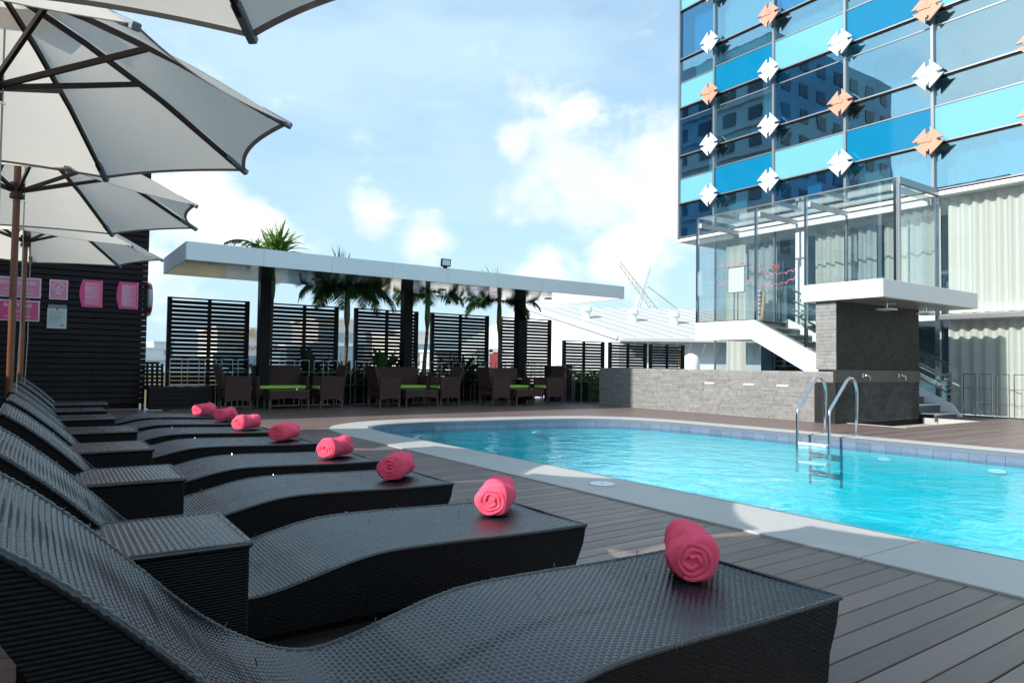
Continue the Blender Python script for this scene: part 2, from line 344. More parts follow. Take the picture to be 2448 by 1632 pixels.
b = band(lip0, lip1, ZC - .004, ZC - .010); b2 = band(lip1, lip1, ZC - .010, -.045)
b.add(b2.v, b2.f); b.build('coping_lip', M_lip, cop)
# pool shell
shell = thing('pool_shell', None, None); shell['kind'] = 'structure'
i0 = off(inner, .055)
band(i0, i0, -.02, -.20).build('grout_band', M_grout, shell)
# tile band: individual tiles pushed proud of the grout on the far side
ti = off(inner, .060); al2 = arc_len(ti)
tmb = MB(); s = 0.02; tiles = []
while s < al2[-1] - .3:
    def q(ss):
        i = min(max(np.searchsorted(al2, ss) - 1, 0), len(ti) - 2); t = (ss - al2[i]) / max(al2[i + 1] - al2[i], 1e-6); return Vector((ti[i][0] + (ti[i + 1][0] - ti[i][0]) * t, ti[i][1] + (ti[i + 1][1] - ti[i][1]) * t))
    a, c = q(s + .002), q(s + .198); d = (c - a).normalized(); nrm = Vector((d.y, -d.x)) * .006
    zt, zb = -.03, -.165
    vs = [(a.x, a.y, zb), (c.x, c.y, zb), (c.x + nrm.x, c.y + nrm.y, zb), (a.x + nrm.x, a.y + nrm.y, zb), (a.x, a.y, zt), (c.x, c.y, zt), (c.x + nrm.x, c.y + nrm.y, zt), (a.x + nrm.x, a.y + nrm.y, zt)]
    mid = (a + c) / 2
    if mid.y > 2.0 and (mid.x > 5 or mid.y > 8): MB().hexa(vs).build('tile', M_tile, shell)
    else: tmb.hexa(vs)
    s += .2
tmb.build('tile', M_tile, shell)['kind'] = 'stuff'
i1 = off(inner, .057)
n = len(i1)
band(i1, i1, -.17, -1.15).build('pool_wall', M_plaster, shell)
MB().prism(i1 + [], 2, -1.25, -1.15).build('pool_floor', M_plaster, shell)
wp = off(inner, .05)
wb = MB().add([(x, y, -.125) for x, y in wp], [tuple(range(len(wp)))])
wo = wb.build('water', M_water); wo['kind'] = 'structure'

# ------------------------------------------------------------------ deck boards
deck = thing('deck', None, None); deck['kind'] = 'structure'
BASIN = (12.35, 15.35, 5.88, 6.95)
out_np = outer
def crossings(y):
    xs = []
    for i in range(len(out_np) - 1):
        (x0, y0), (x1, y1) = out_np[i], out_np[i + 1]
        if (y0 - y) * (y1 - y) < 0 or (y0 == y and y1 != y): xs.append(x0 + (x1 - x0) * (y - y0) / (y1 - y0))
    return (min(xs), max(xs)) if len(xs) >= 2 else None
def board_mb(mb, x0, x1, y0, y1):
    bv = .003
    vs = [(x0, y0, -.025), (x1, y0, -.025), (x1, y1, -.025), (x0, y1, -.025), (x0, y0, -bv), (x1, y0, -bv), (x1, y1, -bv), (x0, y1, -bv), (x0 + bv, y0 + bv, 0), (x1 - bv, y0 + bv, 0), (x1 - bv, y1 - bv, 0), (x0 + bv, y1 - bv, 0)]
    mb.add(vs, [(0, 3, 2, 1), (8, 9, 10, 11)] + [(i, (i + 1) % 4, (i + 1) % 4 + 4, i + 4) for i in range(4)] + [(i + 4, (i + 1) % 4 + 4, (i + 1) % 4 + 8, i + 8) for i in range(4)])
far = MB(); nb = 0
PITCH = .119; y = -2.96
while y < 16.9:
    y0, y1 = y, y + PITCH - .006
    segs = []; c0, c1 = crossings(y0), crossings(y1)
    if c0 and c1:
        xa = max(c0[0], c1[0]) + .04; xb = min(c0[1], c1[1]) - .04; segs = [(-6.2, xa), (xb, 17.4)]
    elif c0 or c1:
        c = c0 or c1; segs = [(-6.2, (c[0] + c[1]) / 2), ((c[0] + c[1]) / 2 + .001, 17.4)]
    else: segs = [(-6.2, 17.4)]
    fin = []
    for (a, bq) in segs:
        if y1 > BASIN[2] and y0 < BASIN[3] and bq > BASIN[0] and a < BASIN[1]: fin += [(a, BASIN[0] + .01), (BASIN[1] - .01, bq)]
        else: fin.append((a, bq))
    for (a, bq) in fin:
        # staggered butt joints
        jo = 2.4 + (nb * 1.7) % 3.1; cuts = [a]; x = -6.2 + jo
        while x < bq:
            if x > a + .3 and x < bq - .3: cuts.append(x)
            x += 4.8 if x > 4 else 12.
        cuts.append(bq)
        for p_, q_ in zip(cuts, cuts[1:]):
            mb = MB(); board_mb(mb, p_, q_ - .003, y0, y1)
            if (a < 0 and y < 10.6 and y > .3 and q_ > 1.0) or (a > 8 and 2.5 < y < 6.5 and p_ < 16): mb.build('board', M_deck, deck)
            else: far.add(mb.v, mb.f)
    y += PITCH; nb += 1
far.build('board', M_deck, deck)['kind'] = 'stuff'
sub = MB()
sub.box(-6.3, 3.9, -3, 16.95, -.4, -.03); sub.box(3.9, 9.95, 10.75, 16.95, -.4, -.03); sub.box(9.97, 12.3, -3, 16.95, -.4, -.03); sub.box(12.3, 15.4, -3, 5.8, -.4, -.03); sub.box(12.3, 15.4, 7.0, 16.95, -.4, -.03); sub.box(15.4, 17.5, -3, 16.95, -.4, -.03)
sub.build('joist_bed', M_sub, deck)
# skimmer lid, set into the coping
lid = thing('skimmer_lid', 'round white skimmer lid set in the pool coping', 'drain lid', (3.93, 4.31, ZC))
m_ = MB().disc((0, 0, .0), .118, .004, 32); m_.build('rim', M_coping, lid, world=False)
MB().disc((0, 0, .0), .104, .008, 32).build('lid', M_white, lid, world=False, bevel=.002); MB().disc((0, 0, .008), .008, .003, 10).build('screw', M_grey, lid, world=False)
# pool lights on the far wall
for px_, py_, lb in ((9.79, 4.95, 'round white pool light on the far wall beside the ladder'), (9.87, 3.60, 'round white pool light on the far wall at the right'), (7.6, 10.1, 'round white pool light under the far curved end')):
    mb = MB(); ax = 0 if px_ > 9 else 1
    c = [(.10 * math.cos(t), .028 * math.sin(t)) for t in [2 * PI * k / 24 for k in range(24)]]
    L_ = thing('pool_light', lb, 'pool light', (px_, py_, -.24), 'underwater pool lights')
    mb.prism(c, ax, -.045, .03); mb.build('bezel', M_white, L_, world=False)
    MB().prism([(a * .8, b_ * .8) for a, b_ in c], ax, -.052, -.0451).build('lens', M_skin, L_, world=False)

# ------------------------------------------------------------------ ladder
lad = thing('pool_ladder', 'stainless steel pool ladder with two tall looped handrails', 'ladder', (9.35, 5.75, 0))
for Y, dx in ((5.98, 0), (5.52, .06)):
    prof = [(10.04, 0.0), (10.05, .30), (10.06, .62), (10.05, .72), (10.00, .81), (9.93, .86), (9.86, .865), (9.79, .83), (9.72, .765), (9.35, .42), (9.325, .38), (9.315, .32), (9.315, -.2), (9.32, -.52)]
    MB().tube([(x + dx, Y, z) for x, z in prof], .021, 14).build('handrail', M_steel, lad, smooth=True)
    MB().disc((10.04 + dx, Y, ZC), .05, .012, 20).build('flange', M_steel, lad)
for z in (-.09, -.36):
    MB().box(9.31, 9.41, 5.53, 5.97, z - .03, z).build('rung', M_white, lad, bevel=.005)

# ------------------------------------------------------------------ loungers
prof_top = [(-.10, .765), (-.04, .722), (0, .69), (.1, .602), (.2, .502), (.3, .402), (.38, .332), (.45, .283), (.53, .240), (.62, .215), (.72, .222), (.85, .250), (1.0, .284), (1.15, .300), (1.4, .297), (1.65, .288), (1.9, .282), (2.1, .28)]
def catmull(pts, n):
    P = [Vector(p) for p in pts]; out = []
    for i in range(len(P) - 1):
        p0 = P[max(i - 1, 0)]; p1 = P[i]; p2 = P[i + 1]; p3 = P[min(i + 2, len(P) - 1)]
        for k in range(n): t = k / n; out.append(.5 * ((2 * p1) + (-p0 + p2) * t + (2 * p0 - 5 * p1 + 4 * p2 - p3) * t * t + (-p0 + 3 * p1 - 3 * p2 + p3) * t ** 3))
    out.append(P[-1]); return out
CP = catmull(prof_top, 12); LW = .68
def resample(P, ds):
    a = np.array([[p.x, p.y] for p in P]); d = np.r_[0, np.cumsum(np.hypot(*np.diff(a, axis=0).T))]; s = np.arange(0, d[-1], ds)
    return np.c_[np.interp(s, d, a[:, 0]), np.interp(s, d, a[:, 1])], s
def weave_mesh():
    ps, py = .0145, .0115
    P, s = resample(CP, ps / 6); T = np.gradient(P, axis=0); T /= np.linalg.norm(T, axis=1)[:, None]; Nn = np.c_[-T[:, 1], T[:, 0]]
    yy = np.arange(0, LW + 1e-6, py / 4); ns, ny = len(s), len(yy)
    row = np.floor(s / ps).astype(int)
    ridge = np.abs(np.sin(PI * s / ps)) ** .55
    ph = np.where(row % 2 == 0, 0, PI)
    rj = rng.normal(0, .0004, row.max() + 2)[row]
    over = .5 + .5 * np.cos(2 * PI * yy[None, :] / (2 * py) + ph[:, None])
    h = .0026 * ridge[:, None] * (.45 + .75 * over) + rj[:, None]
    sagg = -.006 * np.sin(PI * yy / LW)[None, :] * np.ones((ns, 1))
    h = h + sagg
    X = P[:, 0][:, None] + Nn[:, 0][:, None] * h; Z = P[:, 1][:, None] + Nn[:, 1][:, None] * h; Y = np.broadcast_to(yy[None, :], X.shape)
    co = np.stack([X, Y, Z], -1).reshape(-1, 3)
    i = np.arange(ns - 1)[:, None] * ny + np.arange(ny - 1)[None, :]; i = i.ravel()
    f = np.stack([i, i + 1, i + 1 + ny, i + ny], 1)[:, ::-1]
    me = bpy.data.meshes.new('woven_seat'); me.vertices.add(len(co)); me.vertices.foreach_set('co', co.ravel())
    me.loops.add(f.size); me.loops.foreach_set('vertex_index', f.ravel().astype(np.int32)); me.polygons.add(len(f)); me.polygons.foreach_set('loop_start', np.arange(0, f.size, 4, dtype=np.int32))
    me.polygons.foreach_set('use_smooth', np.ones(len(f), bool)); me.update(calc_edges=True); me.materials.append(M_wicker); return me
def braid_mesh(y, seed):
    P, s = resample(CP, .006); rg = np.random.default_rng(seed)
    r = .0075 + .0026 * np.abs(np.sin(PI * s / .017)) + rg.normal(0, .0005, len(s))
    mb = MB(); mb.tube([(p[0], y, p[1] - .003) for p in P], [float(v) for v in r], 8)
    return mb.mesh('edge_braid', M_braid, True)
def lounger():
    L0 = thing('sun_lounger', 'x', 'sun lounger', (0, 0, 0))
    put('woven_seat', weave_mesh(), L0)
    Pt, _ = resample(CP, .05); poly = [(float(a), float(b_) - .006) for a, b_ in Pt] + [(2.1, .274)]
    low = [(2.085, .20), (2.045, .115), (2.035, .03), (1.93, .03), (1.90, .062), (1.6, .075), (1.0, .078), (.45, .07), (.20, .055), (.16, .03), (.03, .03), (.025, .45), (-.02, .555), (-.08, .655), (-.125, .715), (-.128, .745)]
    MB().prism(poly + low, 1, .006, LW - .006).build('side_frame', M_wside, L0, world=False)
    put('edge_braid', braid_mesh(.004, 1), L0); put('edge_braid', braid_mesh(LW - .004, 2), L0)
    mb = MB(); r = [.0075 + .0025 * abs(math.sin(PI * k / 2.6)) for k in range(120)]; mb.tube([(2.1, .003 + (LW - .006) * k / 119, .276) for k in range(120)], r, 7); mb.build('end_braid', M_braid, L0, smooth=True, world=False)
    mb = MB(); mb.tube([(-.108, .003 + (LW - .006) * k / 119, .758) for k in range(120)], [v * 1.5 for v in r], 7); mb.build('end_braid', M_braid, L0, smooth=True, world=False)
    # loose cane ends sticking out of the edge
    mb = MB(); rg = random.Random(3)
    for k in range(12):
        i = rg.randrange(20, len(CP) - 4); p = CP[i]; yb = LW - .002 if k % 2 else rg.choice([.2, .45, .66, .67])
        mb.tube([(p.x, yb, p.y), (p.x + rg.uniform(-.01, .01), yb + rg.uniform(0, .012), p.y + rg.uniform(.008, .022))], .0016, 4)
    mb.build('frayed_cane', M_braid, L0, world=False)['kind'] = 'stuff'
    return L0
LY = [1.20, 2.39, 3.61, 4.72, 5.98, 7.13, 8.25, 9.32]
lab = ['nearest black wicker lounger in the foreground, running out of frame at bottom', 'second black wicker lounger from the camera, its pink towel in bright sun', 'third black wicker lounger from the camera, towel in shade',
       'fourth black wicker lounger from the camera, beside the curved pool corner', 'fifth black wicker lounger counting from the camera', 'sixth black wicker lounger counting from the camera',
       'seventh black wicker lounger, next to last before the dark slatted wall', 'farthest black wicker lounger in the row, nearest the dark slatted wall']
L0 = lounger()
DX = [.02, -.02, .0, .0, -.02, -.03, -.02, .0]; TW = [.004, -.004, .003, -.006, .004, .006, -.004, .003]
for i, yv in enumerate(LY):
    o = L0 if i == 0 else copy_tree(L0)
    o.location = (DX[i], yv, 0); o.rotation_euler = (0, 0, TW[i]); o['label'] = lab[i]; o['group'] = 'black wicker sun loungers in a row by the pool'
# ------------------------------------------------------------------ side tables
def side_table():
    t = thing('side_table', 'x', 'side table', (0, 0, 0))
    w, d, h = .52, .44, .5; ps = .0165
    # woven top as relief
    xs = np.arange(0, w, ps / 5); ys = np.arange(0, d, .0125 / 4); row = np.floor(ys / ps)
    Xg, Yg = np.meshgrid(xs, ys, indexing='ij')
    rw = np.floor((Xg) / ps); hh = .0021 * (np.abs(np.sin(PI * Xg / ps)) ** .6) * (.45 + .75 * (.5 + .5 * np.cos(PI * Yg / .0125 + PI * (rw % 2)))) + h
    co = np.stack([Xg - w / 2, Yg - d / 2, hh], -1).reshape(-1, 3); nx, ny = Xg.shape
    mb = MB(); ii = [(a * ny + b_, (a + 1) * ny + b_, (a + 1) * ny + b_ + 1, a * ny + b_ + 1) for a in range(nx - 1) for b_ in range(ny - 1)]
    me = bpy.data.meshes.new('woven_top'); me.from_pydata(co.tolist(), [], ii); me.materials.append(M_wicker); me.polygons.foreach_set('use_smooth', [True] * len(ii))
    put('woven_top', me, t)
    MB().box(-w / 2, w / 2, -d / 2, d / 2, .02, h - .004).build('body', M_wside, t, world=False, bevel=.008)
    mb = MB(); P = []
    for (a, b_) in (((-w / 2, -d / 2), (w / 2, -d / 2)), ((w / 2, -d / 2), (w / 2, d / 2)), ((w / 2, d / 2), (-w / 2, d / 2)), ((-w / 2, d / 2), (-w / 2, -d / 2))):
        n_ = 60; mb.tube([(a[0] + (b_[0] - a[0]) * k / n_, a[1] + (b_[1] - a[1]) * k / n_, h - .006) for k in range(n_ + 1)], [.009 + .0025 * abs(math.sin(PI * k / 2.2)) for k in range(n_ + 1)], 7)
    mb.build('edge_braid', M_braid, t, smooth=True, world=False)
    for sx in (-1, 1):
        for sy in (-1, 1): MB().box(sx * w / 2 - sx * .04, sx * w / 2 - sx * .005, sy * d / 2 - sy * .04, sy * d / 2 - sy * .005, 0, .02).build('foot', M_black, t, world=False)
    return t
T0 = side_table()
tl = ['black wicker side table between the two nearest loungers', 'black wicker side table between the second and third loungers', 'black wicker side table between the third and fourth loungers', 'black wicker side table between the fourth and fifth loungers',
      'black wicker side table between the fifth and sixth loungers', 'black wicker side table between the sixth and seventh loungers', 'farthest black wicker side table, before the last lounger']
for i, (xr, yn) in enumerate(((.51, 1.99), (.545, 3.20), (.565, 4.33), (.615, 5.45), (.58, 6.69), (.59, 7.75), (.69, 8.84))):
    o = T0 if i == 0 else copy_tree(T0); o.location = (xr - .26, yn + .22, 0); o.rotation_euler = (0, 0, random.uniform(-.02, .02)); o['label'] = tl[i]; o['group'] = 'black wicker side tables between the loungers'

# ------------------------------------------------------------------ rolled towels
def towel(name_i, seed, sx=1., turn=0., loose=0.):
    rg = random.Random(seed)
    t = thing('rolled_towel', 'x', 'towel', (0, 0, 0))
    # body: closed roll with rounded ends; outer wrap overlaps along a slanting edge
    Rr = .077; Ln = .31 * sx; nu, nv = 56, 40; mb = MB(); vs = []
    ph = rg.uniform(0, 6)
    for j in range(nv + 1):
        v = j / nv; x = (v - .5) * Ln
        e = min(v, 1 - v) * Ln; rnd = math.sqrt(max(0, 1 - (1 - min(1, e / .022)) ** 2)) * .15 + .85 if e < .022 else 1.
        seam = 1.75 + 1.5 * v
        for i in range(nu):
            a = 2 * PI * i / nu
            dd = (a - seam) % (2 * PI)
            lap = .019 * math.exp(-dd / 1.5) * (1 - math.exp(-dd * 9.))       # thick folded edge of the wrap
            lump = .0045 * math.sin(3 * a + 5 * v + ph) + .002 * math.sin(31 * v + 2.2 * a + seed) * (1 if seed % 2 else .4) + .0022 * math.sin(7 * v + 2 * a + seed) + .0012 * math.sin(22 * v + 5 * a) + .0035 * math.sin(9 * v * (1 + .3 * (seed % 3)) - 1.5 * a) * v
            r = (Rr + lap + lump) * rnd * (1 + .05 * math.sin(PI * v + ph) * .5)
            y = r * math.cos(a); z = r * math.sin(a)
            if z < -Rr * .86: z = -Rr * .86 - (z + Rr * .86) * -.15
            vs.append((x, y, z * .97))
    fs = [(j * nu + i, j * nu + (i + 1) % nu, (j + 1) * nu + (i + 1) % nu, (j + 1) * nu + i) for j in range(nv) for i in range(nu)]
    fs += [tuple(range(nu))[::-1], tuple(range(nv * nu, (nv + 1) * nu))]
    mb.add(vs, fs); mb.build('wrap', M_towel, t, smooth=True, world=False)
    # spiral layers showing at both ends
    for end in (-1, 1):
        mb = MB(); n_ = 150; turns = 2.7; pts = []
        for k in range(n_ + 1):
            u = k / n_; a = ph + turns * 2 * PI * u; r = .012 + (Rr - .024) * u ** .9
            r += (.0030 * math.sin(2.3 * a + seed) + .0024 * math.sin(5 * a + 2 * seed)) * (1 - u * .5)
            pts.append((r * math.cos(a) * (1), r * math.sin(a) * .95, u))
        w0, w1 = .0098, .0098; rings = []
        x0 = end * (Ln / 2 - .012)
        for k, (yy, zz, u) in enumerate(pts):
            bul = .015 * (1 - u * .55) + .004 * math.sin(k * .35 + seed)
            xe = end * (Ln / 2 + bul * .55)
            a = math.atan2(zz, yy); ny_, nz_ = math.cos(a), math.sin(a)
            sec = []
            for (dr, dx_) in ((-w0, 0), (-w0 * .92, .72), (-w0 * .5, .96), (0, 1.), (w0 * .5, .96), (w0 * .92, .72), (w0, 0)):
                sec.append((x0 + (xe - x0) * dx_, yy + ny_ * dr, zz + nz_ * dr))
            rings.append(sec)
        vs = [p for r_ in rings for p in r_]; m = 7
        mb.add(vs, [(k * m + q, k * m + q + 1, (k + 1) * m + q + 1, (k + 1) * m + q) for k in range(n_) for q in range(m - 1)])
        mb.build('rolled_end', M_towel, t, smooth=True, world=False)
    return t
tx = [(1.80, 1.56), (1.80, 2.74), (1.80, 3.87), (1.80, 4.97), (1.82, 6.28), (1.76, 7.45), (1.82, 8.62), (1.76, 9.60)]
tang = [46, 49, 48, 42, 47, 42, 50, 46]
tlab = ['nearest rolled pink towel, on the end of the foreground lounger', 'rolled pink towel in full sun on the second lounger', 'rolled pink towel shaded on the third lounger', 'rolled pink towel on the fourth lounger, spiral end catching light',
        'rolled pink towel on the fifth lounger, before the pool corner', 'rolled pink towel on the sixth lounger', 'rolled pink towel on the seventh lounger, next to the last', 'farthest rolled pink towel, on the last lounger']
for i, (x, y) in enumerate(tx):
    t = towel(i, i * 3 + 1, 1. + .04 * math.sin(i * 2.)); a = R_(tang[i]); t.location = (x + .13 * math.cos(a) + (.03 if i == 0 else 0), y + .13 * math.sin(a), .286 + .073)
    t.rotation_euler = (0, 0, a); t['label'] = tlab[i]; t['group'] = 'rolled pink towels on the loungers'

# ------------------------------------------------------------------ umbrellas
def canopy_pt(k, u, v, a0, r, zr, zp, sag=True):
    """u: 0 centre..1 rim ; v: 0..1 across panel k"""
    A = a0 + k * PI / 4; B = A + PI / 4
    pa = Vector((math.cos(A), math.sin(A), 0)) * r * u; pb = Vector((math.cos(B), math.sin(B), 0)) * r * u
    p = pa.lerp(pb, v); inw = 4 * v * (1 - v)
    p *= 1 - .058 * inw * u ** 2
    rise = zp - (zp - zr) * u - .055 * math.sin(PI * u) * .0
    z = rise + .05 * math.sin(PI * u) - .035 * inw * u * (1.2 - u) * 2. + .012 * inw * u * u
    return Vector((p.x, p.y, z))
def umbrella(label, x, y, adeg, r=1.3, zr=2.15, zp=2.72):
    a0 = R_(adeg)
    t = thing('parasol', label, 'parasol', (x, y, 0), 'cream canvas parasols over the loungers')
    for k in range(8):
        nu, nv = 16, 14; vs = []
        for i in range(nu + 1):
            for j in range(nv + 1):
                u = .13 + .87 * i / nu; v = j / nv; p = canopy_pt(k, u, v, a0, r, zr, zp)
                wr = .0016 * math.sin(v * 40 + k * 3) * (u ** 6) + .0025 * math.sin(9 * u + 4 * v + k * 1.7)
                vs.append((p.x, p.y, p.z + wr))
        fs = [(i * (nv + 1) + j, (i + 1) * (nv + 1) + j, (i + 1) * (nv + 1) + j + 1, i * (nv + 1) + j + 1) for i in range(nu) for j in range(nv)]
        MB().add(vs, fs).build('canopy_panel', M_canvas, t, smooth=True, world=False)
        # hem turned down along the scalloped edge
        vs = []
        for j in range(nv + 1):
            p = canopy_pt(k, 1., j / nv, a0, r, zr, zp); q = canopy_pt(k, .982, j / nv, a0, r, zr, zp)
            vs += [(p.x * 1.002, p.y * 1.002, p.z), (p.x * 1.001, p.y * 1.001, p.z - .004), (q.x, q.y, q.z - .006)]
        fs = [(3 * j + c, 3 * j + 3 + c, 3 * j + 4 + c, 3 * j + 1 + c) for j in range(nv) for c in (0, 1)]
        MB().add(vs, fs).build('hem', M_hem, t, world=False)
        A = a0 + k * PI / 4; ca, sa = math.cos(A), math.sin(A)
        pts = [canopy_pt(k, u, 0, a0, r, zr, zp) - Vector((0, 0, .018)) for u in (.05, .3, .6, .93)]
        mb = MB()
        for p, q in zip(pts, pts[1:]): mb.bar(p, q, .017, .026)
        rb = mb.build('rib', M_wood, t, world=False)
        # end pocket
        p = canopy_pt(k, .90, 0, a0, r, zr, zp); q = canopy_pt(k, 1.008, 0, a0, r, zr, zp)
        MB().bar((p.x, p.y, p.z - .016), (q.x, q.y, q.z - .008), .034, .03).build('end_pocket', M_pocket, t, world=False, bevel=.006)
        m = canopy_pt(k, .50, 0, a0, r, zr, zp) - Vector((0, 0, .03))
        MB().bar((ca * .04, sa * .04, 2.23), m, .016, .026).build('strut', M_wood, t, world=False)
    # vent cap
    vs = [(0, 0, zp + .10)]; N_ = 64
    for j in range(N_):
        A = a0 + 2 * PI * j / N_; inw = abs(math.sin(4 * (A - a0))); rr = .30 * (1 - .06 * inw); vs.append((rr * math.cos(A), rr * math.sin(A), zp - .055 - .01 * inw))
    MB().add(vs, [(0, 1 + j, 1 + (j + 1) % N_) for j in range(N_)]).build('vent_cap', M_canvas, t, smooth=True, world=False)
    mb = MB().tube([(0, 0, .05), (0, 0, zp + .06)], .023, 16); mb.build('pole', M_pole, t, smooth=False, world=False)
    mb = MB(); mb.disc((0, 0, 2.17), .045, .03, 16); mb.disc((0, 0, 2.20), .038, .06, 16); mb.disc((0, 0, 2.26), .046, .025, 16); mb.build('runner_hub', M_wood, t, world=False)
    mb = MB(); mb.disc((0, 0, zp - .06), .05, .05, 16); mb.build('top_hub', M_wood, t, world=False)
    MB().bar((-.05, 0, 2.155), (.06, 0, 2.155), .008, .008).build('locking_pin', M_steel, t, world=False)
    MB().tube([(.045, 0, 2.5), (.047, 0, 2.1), (.05, .01, 1.2), (.035, .0, .6)], .004, 6).build('pulley_rope', M_rope, t, world=False)
    mb = MB(); mb.disc((0, 0, 0), .26, .06, 32); mb.tube([(0, 0, .06), (0, 0, .4)], .034, 16); mb.build('base', M_grey, t, world=False, bevel=.006)
    return t
umbrella('nearest cream parasol, only its rim showing at the top of the picture', -.23, 1.52, -85)
umbrella('largest cream parasol in view, at upper left above the side tables', -.198, 3.876, -69.7)
umbrella('cream parasol third from the camera, pole and runner in full view', -.137, 6.222, -77.6)
umbrella('farthest and smallest cream parasol, in front of the slatted wall signs', -.106, 8.863, -46.9)

# ------------------------------------------------------------------ slatted dark cabin wall with signs
YW = 15.9
cab = thing('slatted_cabin', 'dark cabin with horizontal charcoal slat cladding behind the loungers', 'building', (-3, YW, 0))
MB().box(-7, 1.80, YW + .05, YW + 1.3, 0.0, 4.85).build('wall', M_black, cab)
sm = {}
for k in range(42):
    z0 = .10 + k * .1137
    for (a, b_) in ((-6.9, -3.2), (-3.197, -.62), (-.617, .17), (.173, .97), (.973, 1.89)):
        j = random.uniform(-.002, .002)
        mb = MB().prism([(YW + .05, z0), (YW + .002 + j, z0), (YW - .012 + j, z0 + .012), (YW - .004 + j, z0 + .104), (YW + .012, z0 + .108), (YW + .05, z0 + .108)], 0, a, b_)
        mb.build('slat', M_slatwall, cab)
def sign(name, label, cat, x0, x1, z0, z1, m, border=None, group=None):
    t = thing(name, label, cat, ((x0 + x1) / 2, YW - .03, z0), group)
    if border: MB().box(x0, x1, YW - .030, YW - .016, z0, z1).build('border', border, t); MB().box(x0 + .022, x1 - .022, YW - .034, YW - .0301, z0 + .022, z1 - .022).build('board', m, t)
    else: MB().box(x0, x1, YW - .034, YW - .016, z0, z1).build('board', m, t)
    return t
def T(t, s_, size, x, z, m=M_ink, bold=.0, align='LEFT'):
    w = Vector(t.location); text(s_, size, m, t, (x - w.x, YW - .036 - w.y, z - w.z), bold=bold, align=align)
t = sign('notice_sign', 'pink pool hours notice, upper left behind the parasol poles', 'sign', -.62, .08, 2.13, 2.51, M_pinkp, M_ink)
T(t, 'POOL HOURS', .088, -.27, 2.37, bold=.002, align='CENTER'); T(t, '06.00 AM - 08.00 PM', .052, -.27, 2.27, align='CENTER'); T(t, 'Open daily for hotel guests', .044, -.27, 2.19, align='CENTER')
t = sign('notice_sign', 'pink pool towel notice, lower left behind the parasol poles', 'sign', -.62, .07, 1.69, 2.08, M_pink, M_ink)
T(t, 'Pool Towel', .09, -.27, 1.95, bold=.002, align='CENTER'); T(t, 'is available at', .056, -.27, 1.85, align='CENTER'); T(t, 'reception counter', .056, -.27, 1.76, align='CENTER')
t = sign('notice_sign', 'small pink prohibition notice with a crossed circle and NO', 'sign', .21, .51, 2.13, 2.51, M_pinkp, M_ink)
mb = MB(); n_ = 28
for k in range(n_):
    a, b_ = 2 * PI * k / n_, 2 * PI * (k + 1) / n_; mb.bar((.36 + .085 * math.cos(a), YW - .037, 2.375 + .085 * math.sin(a)), (.36 + .085 * math.cos(b_), YW - .037, 2.375 + .085 * math.sin(b_)), .004, .012, up=(math.cos(a), 0, math.sin(a)))
mb.bar((.36 - .06, YW - .037, 2.315), (.36 + .06, YW - .037, 2.435), .004, .011, up=(-1, 0, 1))
mb.bar((.36, YW - .0375, 2.34), (.36, YW - .0375, 2.40), .004, .022, up=(1, 0, 0)); mb.disc((.36, YW - .0, 0), .0, 0, 3) if False else None
mb.bar((.345, YW - .0375, 2.30), (.353, YW - .0375, 2.345), .004, .009, up=(1, 0, 0)); mb.bar((.375, YW - .0375, 2.30), (.367, YW - .0375, 2.345), .004, .009, up=(1, 0, 0))
mb.bar((.355, YW - .0375, 2.423), (.365, YW - .0375, 2.423), .004, .018, up=(0, 0, 1))
mb.build('prohibition_symbol', M_ink, t)
T(t, 'NO', .058, .36, 2.225, bold=.003, align='CENTER'); T(t, 'Inappropriate attire', .026, .36, 2.175, align='CENTER')
for (x0, x1, z0, z1, lb, n_) in ((.70, 1.09, 2.01, 2.55, 'glossy magenta rules board with curved left edge, left of the pair', 0), (1.33, 1.72, 2.01, 2.56, 'glossy magenta rules board with curved left edge, nearest the cabin corner', 1)):
    t = thing('rules_board', lb, 'sign', ((x0 + x1) / 2, YW - .03, z0), 'magenta rules boards')
    poly = [(x1, z0), (x1, z1), (x0 + .05, z1)] + [(x0 + .05 - .05 * math.sin(PI * k / 8), z1 - (z1 - z0) * k / 8) for k in range(1, 8)] + [(x0 + .05, z0)]
    MB().prism(poly, 1, YW - .034, YW - .014).build('board', M_pink, t)
    MB().box(x0 + .09, x1 - .045, YW - .0365, YW - .0342, z0 + .045, z1 - .05).build('printed_panel', M_pinkp, t)
    MB().box(x1 - .022, x1 - .016, YW - .0372, YW - .0342, z0 + .01, z1 - .01).build('edge_line', M_ink, t)
    mb = MB(); rr = random.Random(n_)
    z = z1 - .08
    while z > z0 + .07:
        mb.box(x0 + .10, x0 + .10 + rr.uniform(.08, .2), YW - .0378, YW - .0366, z, z + .006); z -= .017 if n_ else rr.choice([.017, .017, .04])
    mb.build('lettering', M_ink, t)
t = thing('notice_holder', 'white paper notice in a grey clip holder below the prohibition sign', 'notice', (.35, YW - .03, 1.57))
MB().box(.2, .5, YW - .03, YW - .014, 1.57, 2.03).build('backing', M_grey, t); MB().box(.19, .505, YW - .036, YW - .0302, 1.57, 1.955).build('sheet', M_paper, t)
mb = MB(); z = 1.90
while z > 1.66: mb.box(.22, .22 + random.uniform(.15, .24), YW - .0372, YW - .0362, z, z + .005); z -= .022
mb.box(.40, .46, YW - .0372, YW - .0362, 1.62, 1.65); mb.build('lettering', M_grey, t); MB().box(.335, .36, YW - .044, YW - .0362, 1.93, 1.955).build('clip', M_black, t)
